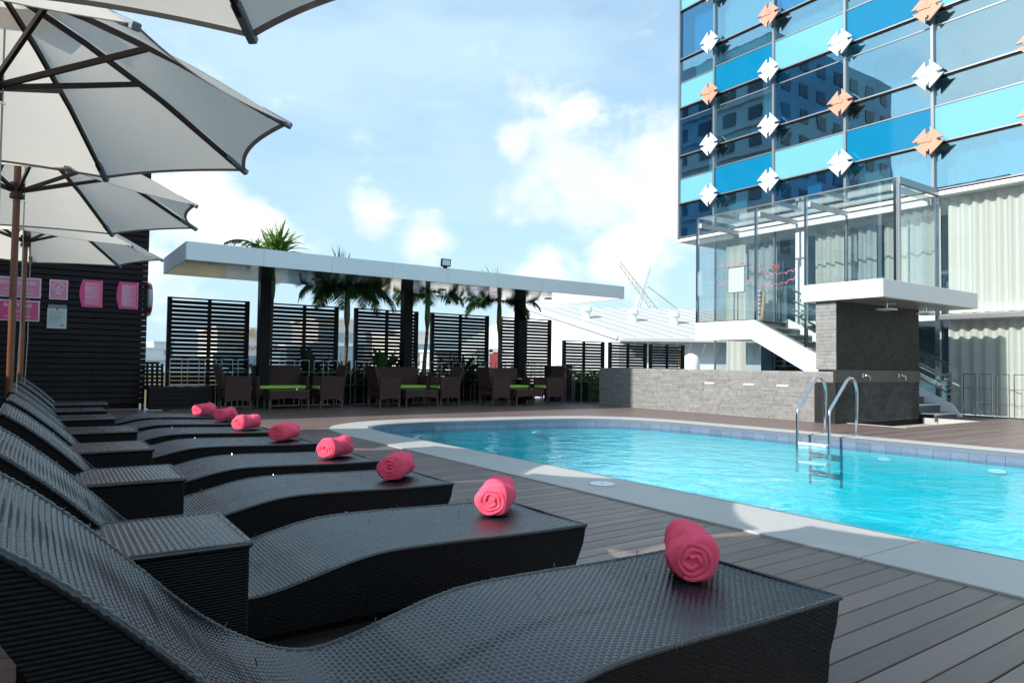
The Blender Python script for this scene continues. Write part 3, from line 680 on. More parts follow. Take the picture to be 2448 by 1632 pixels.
# life ring on the cabin's end wall
lr = thing('life_ring', 'white and red life ring hung on the end of the slatted cabin', 'life ring', (1.95, YW + .45, 2.27))
for k in range(8):
    a0, a1 = PI / 4 * k + .0, PI / 4 * (k + 1); rot_ = PI / 8
    seg = PI / 4 * (.36 if k % 2 else .64) if False else None
def ring(a0, a1, m, nm):
    n_ = 10; pts = [(0, .30 * math.cos(a0 + (a1 - a0) * i / n_), .30 * math.sin(a0 + (a1 - a0) * i / n_)) for i in range(n_ + 1)]
    MB().tube(pts, .062, 12).build(nm, m, lr, smooth=True, world=False)
for k in range(4):
    c = PI / 2 * k + PI / 4; ring(c - .22, c + .22, M_red, 'band'); ring(c + .22, c + PI / 2 - .22, M_skin, 'float')

# solid parapet along the open left side, out of the picture; keeps the deck under the headrests in shade
pw = thing('parapet_wall', 'dark solid parapet wall along the left side of the deck, out of the picture', 'wall', (-1.9, 4, 0))
MB().box(-2.0, -1.82, -2.9, 12.05, 0, 1.83).build('wall', M_slatwall, pw); MB().box(-2.04, -1.78, -2.94, 12.06, 1.831, 1.88).build('coping', M_coping, pw)

# slatted bench, lattice chair and sheet beside the cabin
bn = thing('slatted_bench', 'low dark slatted bench box between the cabin and the seating', 'bench', (2.5, 15.0, 0))
MB().box(1.86, 2.92, 14.98, 15.38, .04, .44).build('core', M_black, bn)
for k in range(5): MB().box(1.85, 2.94, 14.955, 14.978, .03 + k * .088, .107 + k * .088).build('slat', M_slatwall, bn)
for k in range(4): MB().box(1.85, 2.96, 14.95 + k * .112, 15.05 + k * .112, .442, .462).build('top_slat', M_slatwall, bn)
sh = MB(); pts = []
for i in range(13):
    for j in range(5): pts.append((2.22 + .055 * i + .01 * j, 14.98 + .09 * j, .468 + .008 * math.sin(i * 1.3 + j) + (.03 if i < 3 else 0) * (j / 4)))
sh.add(pts, [(i * 5 + j, i * 5 + j + 1, (i + 1) * 5 + j + 1, (i + 1) * 5 + j) for i in range(12) for j in range(4)])
tag(sh.build('plastic_sheet', mat('bluish_plastic', (.22, .27, .33), .3)), 'crumpled bluish plastic sheet lying on the dark bench', 'sheet')
ch = thing('perforated_chair', 'black plastic chair with oval holes behind the dark bench', 'chair', (2.0, 15.55, 0))
mb = MB()
for r_ in range(6):
    for c_ in range(4): mb.box(1.83 + c_ * .09 + .045 - .018 * r_ * 0, 1.83 + c_ * .09 + .09, 15.6 + .01 * r_, 15.63 + .01 * r_, .45 + r_ * .078, .45 + r_ * .078 + .078)
for r_ in range(7): mb.box(1.81, 2.20 - .018 * max(0, r_ - 3) ** 1.5, 15.598, 15.632, .44 + r_ * .078, .485 + r_ * .078)
mb.build('backrest', M_black, ch); MB().box(1.78, 2.24, 15.42, 15.60, .40, .44).build('seat', M_black, ch)
for x in (1.80, 2.19):
    for y in (15.43, 15.56): MB().box(x, x + .03, y, y + .03, 0, .40).build('leg', M_black, ch)

# ------------------------------------------------------------------ flat-roofed pergola
pg = thing('pergola', 'flat white metal canopy roof on three black posts over the rattan seating', 'canopy', (7.3, 14.3, 0))
X0, X1, Y0, Y1, Z0, Z1 = 2.13, 12.62, 13.06, 15.62, 2.75, 3.072
MB().box(X0 + .03, X1 - .03, Y0 + .03, Y1 - .03, Z0 + .03, Z1 - .02).build('core', M_black, pg)
xs = [X0] + [X0 + .02 + 1.3 * k for k in range(1, 8)] + [X1]
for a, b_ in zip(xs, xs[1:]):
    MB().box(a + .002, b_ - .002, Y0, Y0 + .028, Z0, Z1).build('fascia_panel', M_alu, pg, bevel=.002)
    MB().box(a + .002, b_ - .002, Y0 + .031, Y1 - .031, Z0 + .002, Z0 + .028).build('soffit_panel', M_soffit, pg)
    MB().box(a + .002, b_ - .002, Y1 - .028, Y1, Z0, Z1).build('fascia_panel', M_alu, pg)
MB().box(X0 - .002, X0 + .026, Y0 + .03, Y1 - .03, Z0, Z1).build('fascia_panel', M_alu, pg); MB().box(X1 - .026, X1 + .002, Y0 + .03, Y1 - .03, Z0, Z1).build('fascia_panel', M_alu, pg)
for x in (4.10, 7.52, 10.95): MB().box(x - .112, x + .112, 15.28, 15.52, 0, Z0 + .01).build('post', M_black, pg, bevel=.004)
for x in (4.9, 7.95, 11.15):
    mb = MB().disc((x, 14.4, Z0 - .012), .10, .013, 24); d = mb.build('downlight', M_grey, pg)
fl = thing('floodlight', 'square black floodlight on the front edge of the canopy roof', 'floodlight', (7.25, Y0 + .02, Z1))
bx = MB().hexa([(7.16, 13.02, 3.10), (7.39, 13.02, 3.10), (7.37, 13.10, 3.10), (7.18, 13.10, 3.10), (7.19, 13.06, 3.27), (7.42, 13.06, 3.27), (7.40, 13.14, 3.27), (7.21, 13.14, 3.27)])
bx.build('housing', M_black, fl); MB().hexa([(7.185, 13.015, 3.12), (7.37, 13.015, 3.12), (7.37, 13.03, 3.12), (7.185, 13.03, 3.12), (7.21, 13.050, 3.25), (7.395, 13.050, 3.25), (7.395, 13.065, 3.25), (7.21, 13.065, 3.25)]).build('lens', M_paper, fl)
MB().box(7.25, 7.33, 13.06, 13.12, 3.06, 3.11).build('bracket', M_black, fl)

# ------------------------------------------------------------------ louvre screens
YS = 16.5
tall = [(2.35, 4.06), (4.50, 6.19), (6.61, 8.39), (8.78, 10.63), (11.0, 12.89)]; low = [(13.37, 15.06), (15.28, 16.98), (17.14, 18.85)]
sl_lab = ['tall black louvre screen farthest left, beside the slatted cabin', 'tall black louvre screen second from left, behind the loveseat', 'tall black louvre screen behind the middle post', 'tall black louvre screen between two palm trunks', 'tall black louvre screen behind the right-hand post',
          'low black louvre screen nearest the right end of the canopy', 'low black louvre screen, middle one above the stone wall', 'low black louvre screen beside the glass stair box']
for i, (a, b_) in enumerate(tall + low):
    zt = 2.37 if i < 5 else 1.765
    t = thing('louvre_screen', sl_lab[i], 'screen', ((a + b_) / 2, YS, 0), 'black louvre screens along the terrace edge')
    for x in (a, b_ - .09): MB().box(x, x + .09, YS - .04, YS + .05, .0, zt).build('post', M_dwood, t)
    mx = (a + b_) / 2; MB().box(mx - .035, mx + .035, YS - .03, YS + .035, .05, zt - .03).build('middle_post', M_dwood, t)
    pitch = .0925; z = zt - .03 - .02
    MB().box(a + .09, b_ - .09, YS - .02, YS + .03, zt - .035, zt - .002).build('top_rail', M_dwood, t)
    base = MB().box(0, (b_ - a - .25) / 2, 0, .024, -.076, 0).mesh('slat', M_dwood)
    z -= .02
    while z > .12:
        for x in (a + .09, mx + .036): put('slat', base, t, loc=(x - t.location.x, 0, z + random.uniform(-.003, .003)), rot=(random.uniform(-.04, .04), 0, 0))
        z -= pitch
# ------------------------------------------------------------------ hoop railing
rl = thing('hoop_railing', 'grey metal railing of narrow hoops behind the seating', 'railing', (7, 15.9, 0))
x = 2.35; YR = 15.92
while x < 12.0:
    w = .225; pts = [(x, YR, 0), (x, YR, 1.03), (x + w, YR, 1.03), (x + w, YR, 0)]; mb = MB()
    for p, q in zip(pts, pts[1:]): mb.bar(p, q, .014, .014, up=(0, 1, 0))
    mb.build('hoop', M_galv, rl); x += .34
for z in (.45, .75): MB().box(2.3, 12.1, YR - .004, YR + .004, z, z + .008).build('rail', M_galv, rl)
rl2 = thing('hoop_railing', 'grey hoop gate in front of the green hedge', 'railing', (12, 14.1, 0))
for (x, y) in ((11.88, 14.9), (11.85, 14.5), (11.82, 14.1)):
    mb = MB(); pts = [(x, y, 0), (x, y, 1.0), (x + .03, y - .25, 1.0), (x + .03, y - .25, 0)]
    for p, q in zip(pts, pts[1:]): mb.bar(p, q, .014, .014, up=(1, 0, 0))
    mb.build('hoop', M_galv, rl2)
MB().box(11.86, 11.90, 13.3, 14.95, .02, .05).build('rail', M_galv, rl2)

# ------------------------------------------------------------------ rattan seating
def arm_panel(mb, x0, x1, ya, yb, zt=.68, arch=True):
    n_ = 10; low_ = [(x0 + .02, .0)]
    poly = [(x0, zt), (x0, .17)] + [(x0 + (x1 - x0) * k / n_, .17 + .035 * math.sin(PI * k / n_)) for k in range(1, n_)] + [(x1, .17), (x1, zt)]
    mb.prism(poly, 1, ya, yb)
def armchair():
    t = thing('rattan_armchair', 'x', 'armchair', (0, 0, 0))   # faces +X, near side at y=0
    for (a, b_) in ((0, .06), (.56, .62)):
        mb = MB(); arm_panel(mb, 0, .50, a, b_, .685); mb.build('arm_panel', M_brown, t, world=False)
        for x in (0.0, .475): MB().box(x, x + .028, a + .015, a + .045, 0, .20).build('leg', M_brownleg, t, world=False)
    MB().box(.03, .50, .061, .559, .26, .41).build('seat', M_brown, t, world=False)
    mb = MB(); mb.hexa([(-.005, .03, .42), (.05, .03, .42), (.05, .59, .42), (-.005, .59, .42), (-.13, .03, .93), (-.075, .03, .93), (-.075, .59, .93), (-.13, .59, .93)]); mb.build('backrest', M_brown, t, world=False)
    MB().box(.04, .53, .07, .55, .411, .475).build('cushion', M_lime, t, world=False, bevel=.015)
    return t
def loveseat():
    t = thing('rattan_loveseat', 'x', 'loveseat', (0, 0, 0))  # faces -Y
    w = 1.12
    for a in (0, w - .06):
        mb = MB(); poly = [(0, .68), (0, .17), (.25, .2), (.5, .17), (.5, .68)]; mb.prism(poly, 0, a, a + .06); mb.build('arm_panel', M_brown, t, world=False)
        for y in (.01, .46): MB().box(a + .015, a + .045, y, y + .028, 0, .20).build('leg', M_brownleg, t, world=False)
    MB().box(.061, w - .061, .03, .5, .24, .41).build('seat', M_brown, t, world=False)
    MB().hexa([(.03, .46, .42), (w - .03, .46, .42), (w - .03, .515, .42), (.03, .515, .42), (.03, .57, .90), (w - .03, .57, .90), (w - .03, .625, .90), (.03, .625, .90)]).build('backrest', M_brown, t, world=False)
    MB().box(.07, w - .07, -.01, .45, .411, .475).build('cushion', M_lime, t, world=False, bevel=.015)
    return t
def coffee():
    t = thing('rattan_coffee_table', 'x', 'coffee table', (0, 0, 0)); w, d = .82, .48
    MB().box(0, w, 0, d, .385, .40).build('table_top', mat('dark_glass_top', (.01, .01, .012), .08), t, world=False)
    for y in (0, d - .03):
        n_ = 10; poly = [(0, .384), (0, .20)] + [(w * k / n_, .20 + .035 * math.sin(PI * k / n_)) for k in range(1, n_)] + [(w, .20), (w, .384)]
        mb = MB(); mb.prism(poly, 1, y, y + .03); mb.build('apron', M_brown, t, world=False)
    for x in (0.0, w - .03): MB().box(x, x + .03, .031, d - .031, .2, .384).build('apron', M_brown, t, world=False)
    for x in (0.002, w - .03):
        for y in (.002, d - .03): MB().box(x, x + .028, y, y + .028, 0, .20).build('leg', M_brownleg, t, world=False)
    return t
C0 = armchair(); S0 = loveseat(); K0 = coffee()
first = [True, True, True]
def place(i, src, loc, rz, label, group):
    o = src if first[i] else copy_tree(src); first[i] = False; o.location = loc; o.rotation_euler = (0, 0, rz); o['label'] = label; o['group'] = group; return o
names = ['left-hand', 'middle', 'right-hand']
for g, (y0, a1, sx, kx, a2) in enumerate(((14.45, 3.14, 3.88, 4.0, 5.60), (14.1, 6.28, 6.66, 6.90, 8.34), (13.65, 8.95, 9.34, 9.62, 11.12))):
    place(0, C0, (a1, y0, 0), .02, 'brown rattan armchair at the left of the %s seating group' % names[g], 'brown rattan armchairs under the canopy')
    place(0, C0, (a2, y0 + .64, 0), PI - .03, 'brown rattan armchair at the right of the %s seating group' % names[g], 'brown rattan armchairs under the canopy')
    place(1, S0, (sx, y0 + .55, 0), .0, 'brown rattan loveseat with lime cushion in the %s seating group' % names[g], 'brown rattan loveseats under the canopy')
    place(2, K0, (kx, y0 - .02, 0), 0, 'brown rattan coffee table of the %s seating group' % names[g], 'brown rattan coffee tables under the canopy')
ast = thing('glass_ashtray', 'small glass ashtray on the left-hand coffee table', 'ashtray', (4.6, 14.65, .40)); MB().disc((0, 0, 0), .05, .03, 14).build('bowl', M_steel, ast, world=False); MB().disc((0, 0, .03), .035, .004, 14).build('dish', M_grey, ast, world=False)
st = thing('ash_bin', 'dark upright ash bin with pale lid behind the right-hand table', 'bin', (10.45, 14.6, 0)); MB().disc((0, 0, 0), .14, .62, 20).build('body', M_black, st, world=False); MB().disc((0, 0, .62), .11, .02, 20).build('lid', M_skin, st, world=False)

# ------------------------------------------------------------------ palms and plants
def frond(t, base, az, el, L_, droop, m, n=38, wl=.34, name='frond', lw=.013):
    mb = MB(); P = []; p = Vector(base); e = el; st_ = L_ / 14
    for k in range(15):
        P.append(p.copy()); p = p + Vector((math.cos(az) * math.cos(e), math.sin(az) * math.cos(e), math.sin(e))) * st_; e -= droop / 14 * (.5 + k / 10)
    mb.tube(P, [.014 * (1 - .8 * k / 14) + .002 for k in range(15)], 5)
    side = Vector((-math.sin(az), math.cos(az), 0))
    for i in range(n):
        u = .14 + .86 * i / (n - 1); f = u * 14; k = min(int(f), 13); c = P[k].lerp(P[k + 1], f - k); tg = (P[k + 1] - P[k]).normalized()
        ln = wl * (math.sin(PI * min(1, u * .9 + .12)) ** .6) * random.uniform(.85, 1.1); upv = side.cross(tg).normalized()
        for s_ in (-1, 1):
            d = (tg * .75 + side * s_ * 1. + upv * -.1 + Vector((0, 0, -.45 + random.uniform(-.2, .15)))).normalized()
            w = tg * lw; mid = c + d * ln * .5 + Vector((0, 0, .015)); tip = c + d * ln + Vector((0, 0, -.09 * random.random()))
            mb.add([c - w, c + w, mid + w * 1.3, tip, mid - w * 1.3], [(0, 1, 2, 3, 4)])
    return mb.build(name, m, t, world=False)
def palm(label, x, y, h, fl_, nf, seed, ups=4, light=None):
    random.seed(seed)
    t = thing('palm_tree', label, 'palm tree', (x, y, 0), 'palms behind the canopy')
    n_ = 40; pts = [(.05 * math.sin(k / 12 + seed), 0, (h - .9) * k / n_) for k in range(n_ + 1)]
    MB().tube(pts, [.062 + .006 * (k % 3 == 0) - .0006 * k for k in range(n_ + 1)], 10).build('trunk', M_trunk, t, smooth=False, world=False)
    xo = pts[-1][0]; MB().tube([(xo, 0, h - .92), (xo, 0, h - .7), (xo, 0, h - .3), (xo, 0, h)], [.05, .075, .065, .035], 12).build('crownshaft', M_shaft, t, smooth=True, world=False)
    for k in range(nf):
        az = 2 * PI * k / nf + random.uniform(-.25, .25)
        if k < ups: frond(t, (xo, 0, h - .05), random.uniform(0, 6.28), R_(random.uniform(58, 82)), fl_ * random.uniform(.65, .95) * (1.0 if ups > 8 else .8), R_(38), light or M_leaf2, 16 if ups > 8 else 30, .46 if ups > 8 else .38, lw=.024 if ups > 8 else .014)
        else: frond(t, (xo, 0, h - .08), az, R_(random.uniform(10, 42)), fl_ * random.uniform(.85, 1.12), R_(random.uniform(75, 115)), M_leaf, 40, .42)
    return t
PT = []
PT.append(palm('palm with bright crown rising above the canopy roof by the left post', 4.42, 16.15, 3.35, 1.15, 12, 11, ups=0))
PT.append(palm('palm with broad drooping crown between the left and middle posts', 6.12, 15.85, 2.80, 1.35, 18, 5, ups=0))
PT.append(palm('palm with pale green shaft just right of the middle post', 8.34, 15.95, 2.86, 1.2, 14, 23, ups=0))
PT.append(palm('palm with thin trunk just left of the right-hand post', 10.62, 15.95, 2.82, 1.25, 15, 31, ups=0))
def blades(t, c, n, ln, sp, m, w=.020, name='strap_leaves'):
    mb = MB()
    for i in range(n):
        az = random.uniform(0, 6.28); e = R_(random.uniform(90 - sp, 88)); L_ = ln * random.uniform(.55, 1.1); d = Vector((math.cos(az) * math.cos(e), math.sin(az) * math.cos(e), math.sin(e))); s_ = Vector((-math.sin(az), math.cos(az), 0)); ph = random.uniform(0, 3.14)
        s_ = s_ * math.cos(ph) + d.cross(s_) * math.sin(ph); p0 = Vector(c) + Vector((random.uniform(-.12, .12), random.uniform(-.12, .12), random.uniform(-.25, .1))); rows = []
        for k in range(6):
            u = k / 5; q = p0 + d * L_ * u + Vector((0, 0, -.28 * L_ * u * u * math.cos(e) * 1.6)); ww = w * (1 - u ** 3) * (.5 + min(u * 2.5, .5)); rows.append((q - s_ * ww, q + s_ * ww))
        mb.add([q for r_ in rows for q in r_], [(2 * k, 2 * k + 1, 2 * k + 3, 2 * k + 2) for k in range(5)])
    return mb.build(name, m, t, world=False)
random.seed(77)
blades(PT[0], (.12, 0, 3.58), 120, .80, 66, M_leaf2, .026); blades(PT[0], (-.35, 0, 3.5), 26, .6, 84, M_leaf, .02)
frond(PT[0], (-.1, 0, 3.5), PI, R_(35), 1.0, R_(70), M_leaf, 30, .3)
blades(PT[1], (-.12, 0, 3.22), 30, .72, 38, M_leaf2, .018); blades(PT[2], (.0, 0, 2.8), 14, .5, 40, M_leaf2, .016); blades(PT[3], (-.25, 0, 3.12), 46, .75, 56, M_leaf2, .017)
random.seed(5)
def fanplant(label, x, y, h, spread, nl, m, wide, cat='plant', nm='leafy_plant', group='leafy plants along the terrace railing'):
    t = thing(nm, label, cat, (x, y, 0), group); mb = MB()
    MB().tube([(0, 0, 0), (0, 0, h * .55)], .02, 6).build('stem', M_trunk, t, world=False)
    for i in range(nl):
        az = random.uniform(0, 6.28); e = R_(random.uniform(25, 80)); ln = h * random.uniform(.45, .75); p = Vector((0, 0, h * random.uniform(.15, .5)))
        d = Vector((math.cos(az) * math.cos(e) * spread, math.sin(az) * math.cos(e) * spread, math.sin(e))); s_ = Vector((-math.sin(az), math.cos(az), 0)) * wide * ln
        ps_ = []
        for k in range(6):
            u = k / 5; c = p + d * ln * u + Vector((0, 0, -.35 * ln * u * u)); ws = math.sin(PI * (u * .9 + .08)); ps_.append((c - s_ * ws, c + Vector((0, 0, -.03 * ws)), c + s_ * ws))
        mb.add([q for r_ in ps_ for q in r_], [(k * 3 + j, k * 3 + j + 1, k * 3 + 4 + j, k * 3 + 3 + j) for k in range(5) for j in (0, 1)])
    mb.build('leaves', m, t, world=False, smooth=True)
fanplant('broad leaved plant behind the left-hand armchair group', 5.35, 16.1, 1.5, 1., 26, M_leafd, .10)
fanplant('tall banana plant with yellow-green leaf beside the middle post', 7.15, 15.85, 1.75, .8, 16, M_leaf, .11)
fanplant('bushy dark plant left of the middle seating group', 6.35, 16.25, 1.35, 1.2, 40, M_leafd, .05)
fanplant('fine leaved plant behind the middle armchair', 8.25, 16.2, 1.3, 1.2, 60, M_leaf, .03)
fanplant('dark arching plant left of the thin palm trunk', 9.6, 16.1, 1.55, 1.3, 44, M_leafd, .045)
fanplant('dark plant in front of the third louvre screen', 7.6, 16.2, 1.3, 1.1, 34, M_leafd, .06)
fanplant('low dark plant at the foot of the right-hand post', 10.9, 15.85, 1.0, 1.2, 40, M_leafd, .05)
pt = thing('planter', 'dark planter trough behind the hoop railing', 'planter', (7.2, 16.2, 0))
MB().box(3.2, 11.9, 16.02, 16.44, 0, .36).build('trough', M_black, pt); MB().box(3.18, 11.92, 16.0, 16.46, .361, .39).build('rim', M_black, pt)
shb = MB()
for i in range(5200):
    c = Vector((random.uniform(3.4, 11.8), random.uniform(16.02, 16.4), .36 + abs(random.gauss(0, .22)))); c.z = min(c.z, .95 + .25 * math.sin(c.x * 2.3)); a = Vector((random.uniform(-1, 1), random.uniform(-1, 1), random.uniform(-.4, 1))).normalized() * random.uniform(.05, .10); b_ = a.cross(Vector((random.random(), random.random(), random.random()))).normalized() * .02
    shb.add([c - a, c + b_, c + a, c - b_], [(0, 1, 2, 3)])
tag(shb.build('shrubbery', M_leafd), 'low dark shrubbery filling the planter behind the seating', 'shrubbery', kind='stuff')
hd = MB()
for i in range(2600):
    c = Vector((random.uniform(12.3, 13.9), random.uniform(13.9, 15.8), random.uniform(.02, .82) + random.uniform(-.05, .05))); a = Vector((random.uniform(-1, 1), random.uniform(-1, 1), random.uniform(-.6, .8))).normalized() * .05; b_ = a.cross(Vector((random.random(), random.random(), random.random()))).normalized() * .02
    hd.add([c - a, c + b_, c + a, c - b_], [(0, 1, 2, 3)])
h_ = thing('hedge', 'clipped dark green hedge between the pillar and the stone wall', 'hedge', (12.8, 14.8, 0)); hd.build('foliage', M_leaf, h_); MB().box(12.4, 13.8, 14.2, 15.7, 0, .55).build('core', M_leafd, h_)

# ------------------------------------------------------------------ stone ledge walls
def ledge(t, P0, P1, z0, z1, thick, m, ch=.044, seed=1, limit=300, nside=-1, ends=True):
    """stack of split stones between two plan points; the face looks to the left(-1)/right side"""
    rr = random.Random(seed); d = Vector((P1[0] - P0[0], P1[1] - P0[1], 0)); L_ = d.length; d.normalize(); nn = Vector((d.y, -d.x, 0)) * nside
    P0 = Vector((P0[0], P0[1], 0)); rows = int((z1 - z0) / ch); rest = MB(); cnt = 0; allst = []
    for r_ in range(rows):
        s_ = 0; za = z0 + r_ * ch; zb = za + ch - .003 if r_ < rows - 1 else z1
        while s_ < L_ - .01:
            w = min(rr.choice([.16, .2, .24, .3, .36]) * rr.uniform(.9, 1.1), L_ - s_)
            if L_ - s_ - w < .08: w = L_ - s_
            allst.append((s_, s_ + w - .003, za, zb, rr.uniform(.003, .013), rr.uniform(-.002, .002))); s_ += w
    allst.sort(key=lambda q: -(q[1] - q[0]) * (q[3] - q[2]) + rr.uniform(-.002, .002))
    for k, (a, b_, za, zb, pr, sl_) in enumerate(allst):
        A = P0 + d * a; B = P0 + d * b_; o1 = nn * (pr + sl_); o2 = nn * (pr - sl_); bk = nn * -.03; zm = (za + zb) / 2
        vs = [A + bk + Vector((0, 0, za)), B + bk + Vector((0, 0, za)), B + o2 * .6 + Vector((0, 0, za)), A + o1 * .6 + Vector((0, 0, za)),
              A + bk + Vector((0, 0, zb)), B + bk + Vector((0, 0, zb)), B + o2 + Vector((0, 0, zb)), A + o1 + Vector((0, 0, zb)), A + o1 * 1.12 + Vector((0, 0, zm)), B + o2 * 1.12 + Vector((0, 0, zm))]
        fs = [(0, 3, 2, 1), (4, 5, 6, 7), (0, 1, 5, 4), (3, 8, 9, 2), (8, 7, 6, 9), (1, 2, 9, 6, 5), (0, 4, 7, 8, 3)]
        if k < limit: MB().add(vs, fs).build('stone', m, t)
        else: rest.add(vs, fs)
    if rest.v: rest.build('stone', m, t)['kind'] = 'stuff'
lw = thing('stone_wall', 'low wall of stacked grey slate behind the pool', 'wall', (12.0, 10, 0))
WA, WB = (11.88, 13.15), (12.04, 6.98)
ledge(lw, WA, WB, 0, .945, .3, M_slate, seed=3, nside=1)
dW = Vector((WB[0] - WA[0], WB[1] - WA[1], 0)).normalized(); nW = Vector((dW.y, -dW.x, 0))
a = Vector((WA[0], WA[1], 0)) - nW * .02; b_ = Vector((WB[0], WB[1], 0)) - nW * .02
MB().hexa([a, b_, b_ - nW * .26, a - nW * .26] + [v + Vector((0, 0, .94)) for v in (a, b_, b_ - nW * .26, a - nW * .26)]).build('core', M_slate, lw)
ledge(lw, (12.16, 13.17), (11.88, 13.17), 0, .945, .1, M_slate, seed=9, nside=1)
# three pale stones
for (yy, zz) in ((9.75, .655), (8.78, .655), (8.02, .655)):
    xw = 11.88 + .16 * (13.15 - yy) / 6.17; MB().box(xw - .019, xw + .03, yy - .13, yy + .13, zz - .022, zz + .022).build('stone', mat('pale_ledgestone', (.48, .47, .45), .8, bump=.004, bs=40), lw)
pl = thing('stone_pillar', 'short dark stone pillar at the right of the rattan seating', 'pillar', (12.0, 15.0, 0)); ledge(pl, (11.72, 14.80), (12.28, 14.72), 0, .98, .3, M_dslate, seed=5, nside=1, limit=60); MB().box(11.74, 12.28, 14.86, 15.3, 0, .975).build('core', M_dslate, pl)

# shower wall with canopy
sw = thing('shower_wall', 'dark stone shower wall with two taps beside the pool ladder', 'wall', (13.6, 7.1, 0))
XA, XB, YF = 12.05, 15.15, 6.95
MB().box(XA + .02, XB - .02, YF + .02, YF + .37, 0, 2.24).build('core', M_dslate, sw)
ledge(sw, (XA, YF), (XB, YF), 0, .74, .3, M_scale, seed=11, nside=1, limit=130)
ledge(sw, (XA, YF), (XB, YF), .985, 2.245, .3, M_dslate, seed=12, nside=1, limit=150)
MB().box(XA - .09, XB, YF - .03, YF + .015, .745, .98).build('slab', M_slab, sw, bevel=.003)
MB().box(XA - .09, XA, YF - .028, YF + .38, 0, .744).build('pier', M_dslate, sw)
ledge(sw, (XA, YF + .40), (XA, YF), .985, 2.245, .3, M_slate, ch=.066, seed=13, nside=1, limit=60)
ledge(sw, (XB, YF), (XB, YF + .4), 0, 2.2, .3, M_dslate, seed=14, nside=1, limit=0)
for x, lb in ((12.88, 'chrome garden tap on the shower wall, left one'), (14.24, 'chrome garden tap on the shower wall, right one')):
    t = thing('tap', lb, 'tap', (x, YF - .03, .88), 'chrome taps on the shower wall')
    MB().prism([(.035 * math.cos(2 * PI * k / 16), .035 * math.sin(2 * PI * k / 16)) for k in range(16)], 1, -.012, 0).build('flange', M_steel, t, world=False)
    MB().tube([(0, 0, 0), (0, -.07, 0), (.02, -.10, 0), (.05, -.115, -.02), (.055, -.118, -.09)], .013, 10).build('spout', M_steel, t, smooth=True, world=False)
    MB().tube([(-.03, -.06, .02), (.03, -.06, .02)], .009, 8).build('handle', M_steel, t, world=False)
cn = thing('shower_canopy', 'flat white canopy slab over the shower wall', 'canopy', (13.8, 6.8, 2.25))
MB().box(11.94, 15.67, 6.05, 7.58, 2.252, 2.565).build('slab', M_white, cn, bevel=.004)
MB().box(12.0, 15.61, 6.11, 7.52, 2.245, 2.2515).build('soffit', mat('soffit_metal', (.5, .5, .5), .3, metal=.5), cn)
MB().disc((13.25, 6.6, 2.232), .11, .012, 24).build('downlight', M_skin, cn)
for (x, y, lb) in ((12.85, 6.44, 'square rain shower head hanging under the canopy, left one'), (14.35, 6.44, 'square rain shower head hanging under the canopy, right one')):
    t = put('shower_head', None, cn); t['label'] = lb; t.location = (x - 13.8, y - 6.8, -.005); MB().tube([(0, 0, 0), (0, 0, -.13)], .011, 8).build('pipe', M_steel, t, world=False); MB().box(-.15, .15, -.12, .12, -.155, -.13).build('plate', M_white, t, world=False, bevel=.004)
# sunk shower basin
bs_ = thing('shower_basin', None, None); bs_['kind'] = 'structure'
x0, x1, y0, y1 = BASIN
MB().box(x0, x1, y0, y1, -.16, -.12).build('basin_floor', M_basin, bs_)
for q in ((x0, x1, y0, y0 + .05, -.119, .008), (x0, x0 + .05, y0 + .051, y1, -.119, .008), (x1 - .05, x1, y0 + .051, y1, -.119, .008)): MB().box(*q).build('kerb', M_coping, bs_, bevel=.003)

# ------------------------------------------------------------------ hotel facade
XF = 16.7
H = thing('hotel_building', 'blue glass hotel facade with white and salmon diamond ornaments', 'building', (XF, 8, 0))
my = [14.80, 13.44, 11.41, 9.36, 7.30] + [7.30 - 2.05 * k for k in range(1, 6)]
tz = [5.06, 6.14, 7.66, 9.20, 10.76, 12.34, 13.9, 15.5, 17.1]
def orn_plates():
    """pinwheel diamond: four plates with notched tips"""
    h, w = .345, .315
    g = .042; dp = .135; quad = [(g, h), (w, g), (w - dp, g), (w - dp, 0), (0, 0), (0, h - dp), (g, h - dp)]
    return quad
def ornament(y, z, m):
    o = put('ornament', None, H); o.location = (-.0, y - 8, z)
    for k in range(4):
        q = orn_plates(); c, s_ = math.cos(k * PI / 2), math.sin(k * PI / 2); P = [(-(a * c - b_ * s_), (a * s_ + b_ * c)) for a, b_ in q]
        dx_ = -.30 - (.018 if k % 2 else 0)
        ob = put('plate', MB().prism(P, 0, dx_, dx_ + .05).mesh('plate', m), o)
    MB().box(-.25, -.02, -.04, .04, -.04, .04).build('bracket', M_frame, o, world=False)
    MB().box(-.335, -.30, -.075, .0, -.02, .055).build('boss', m, o, world=False)
    return o
salm = {(1, 3), (1, 5), (2, 4), (3, 2), (4, 1), (4, 3), (5, 2), (5, 1), (3, 5), (2, 6), (5, 4)}
for i, y in enumerate(my[:-1]):
    if i == 0: continue
    for j in range(1, 7):
        ornament(y, tz[j], M_salmon if (i, j) in salm else M_orn)
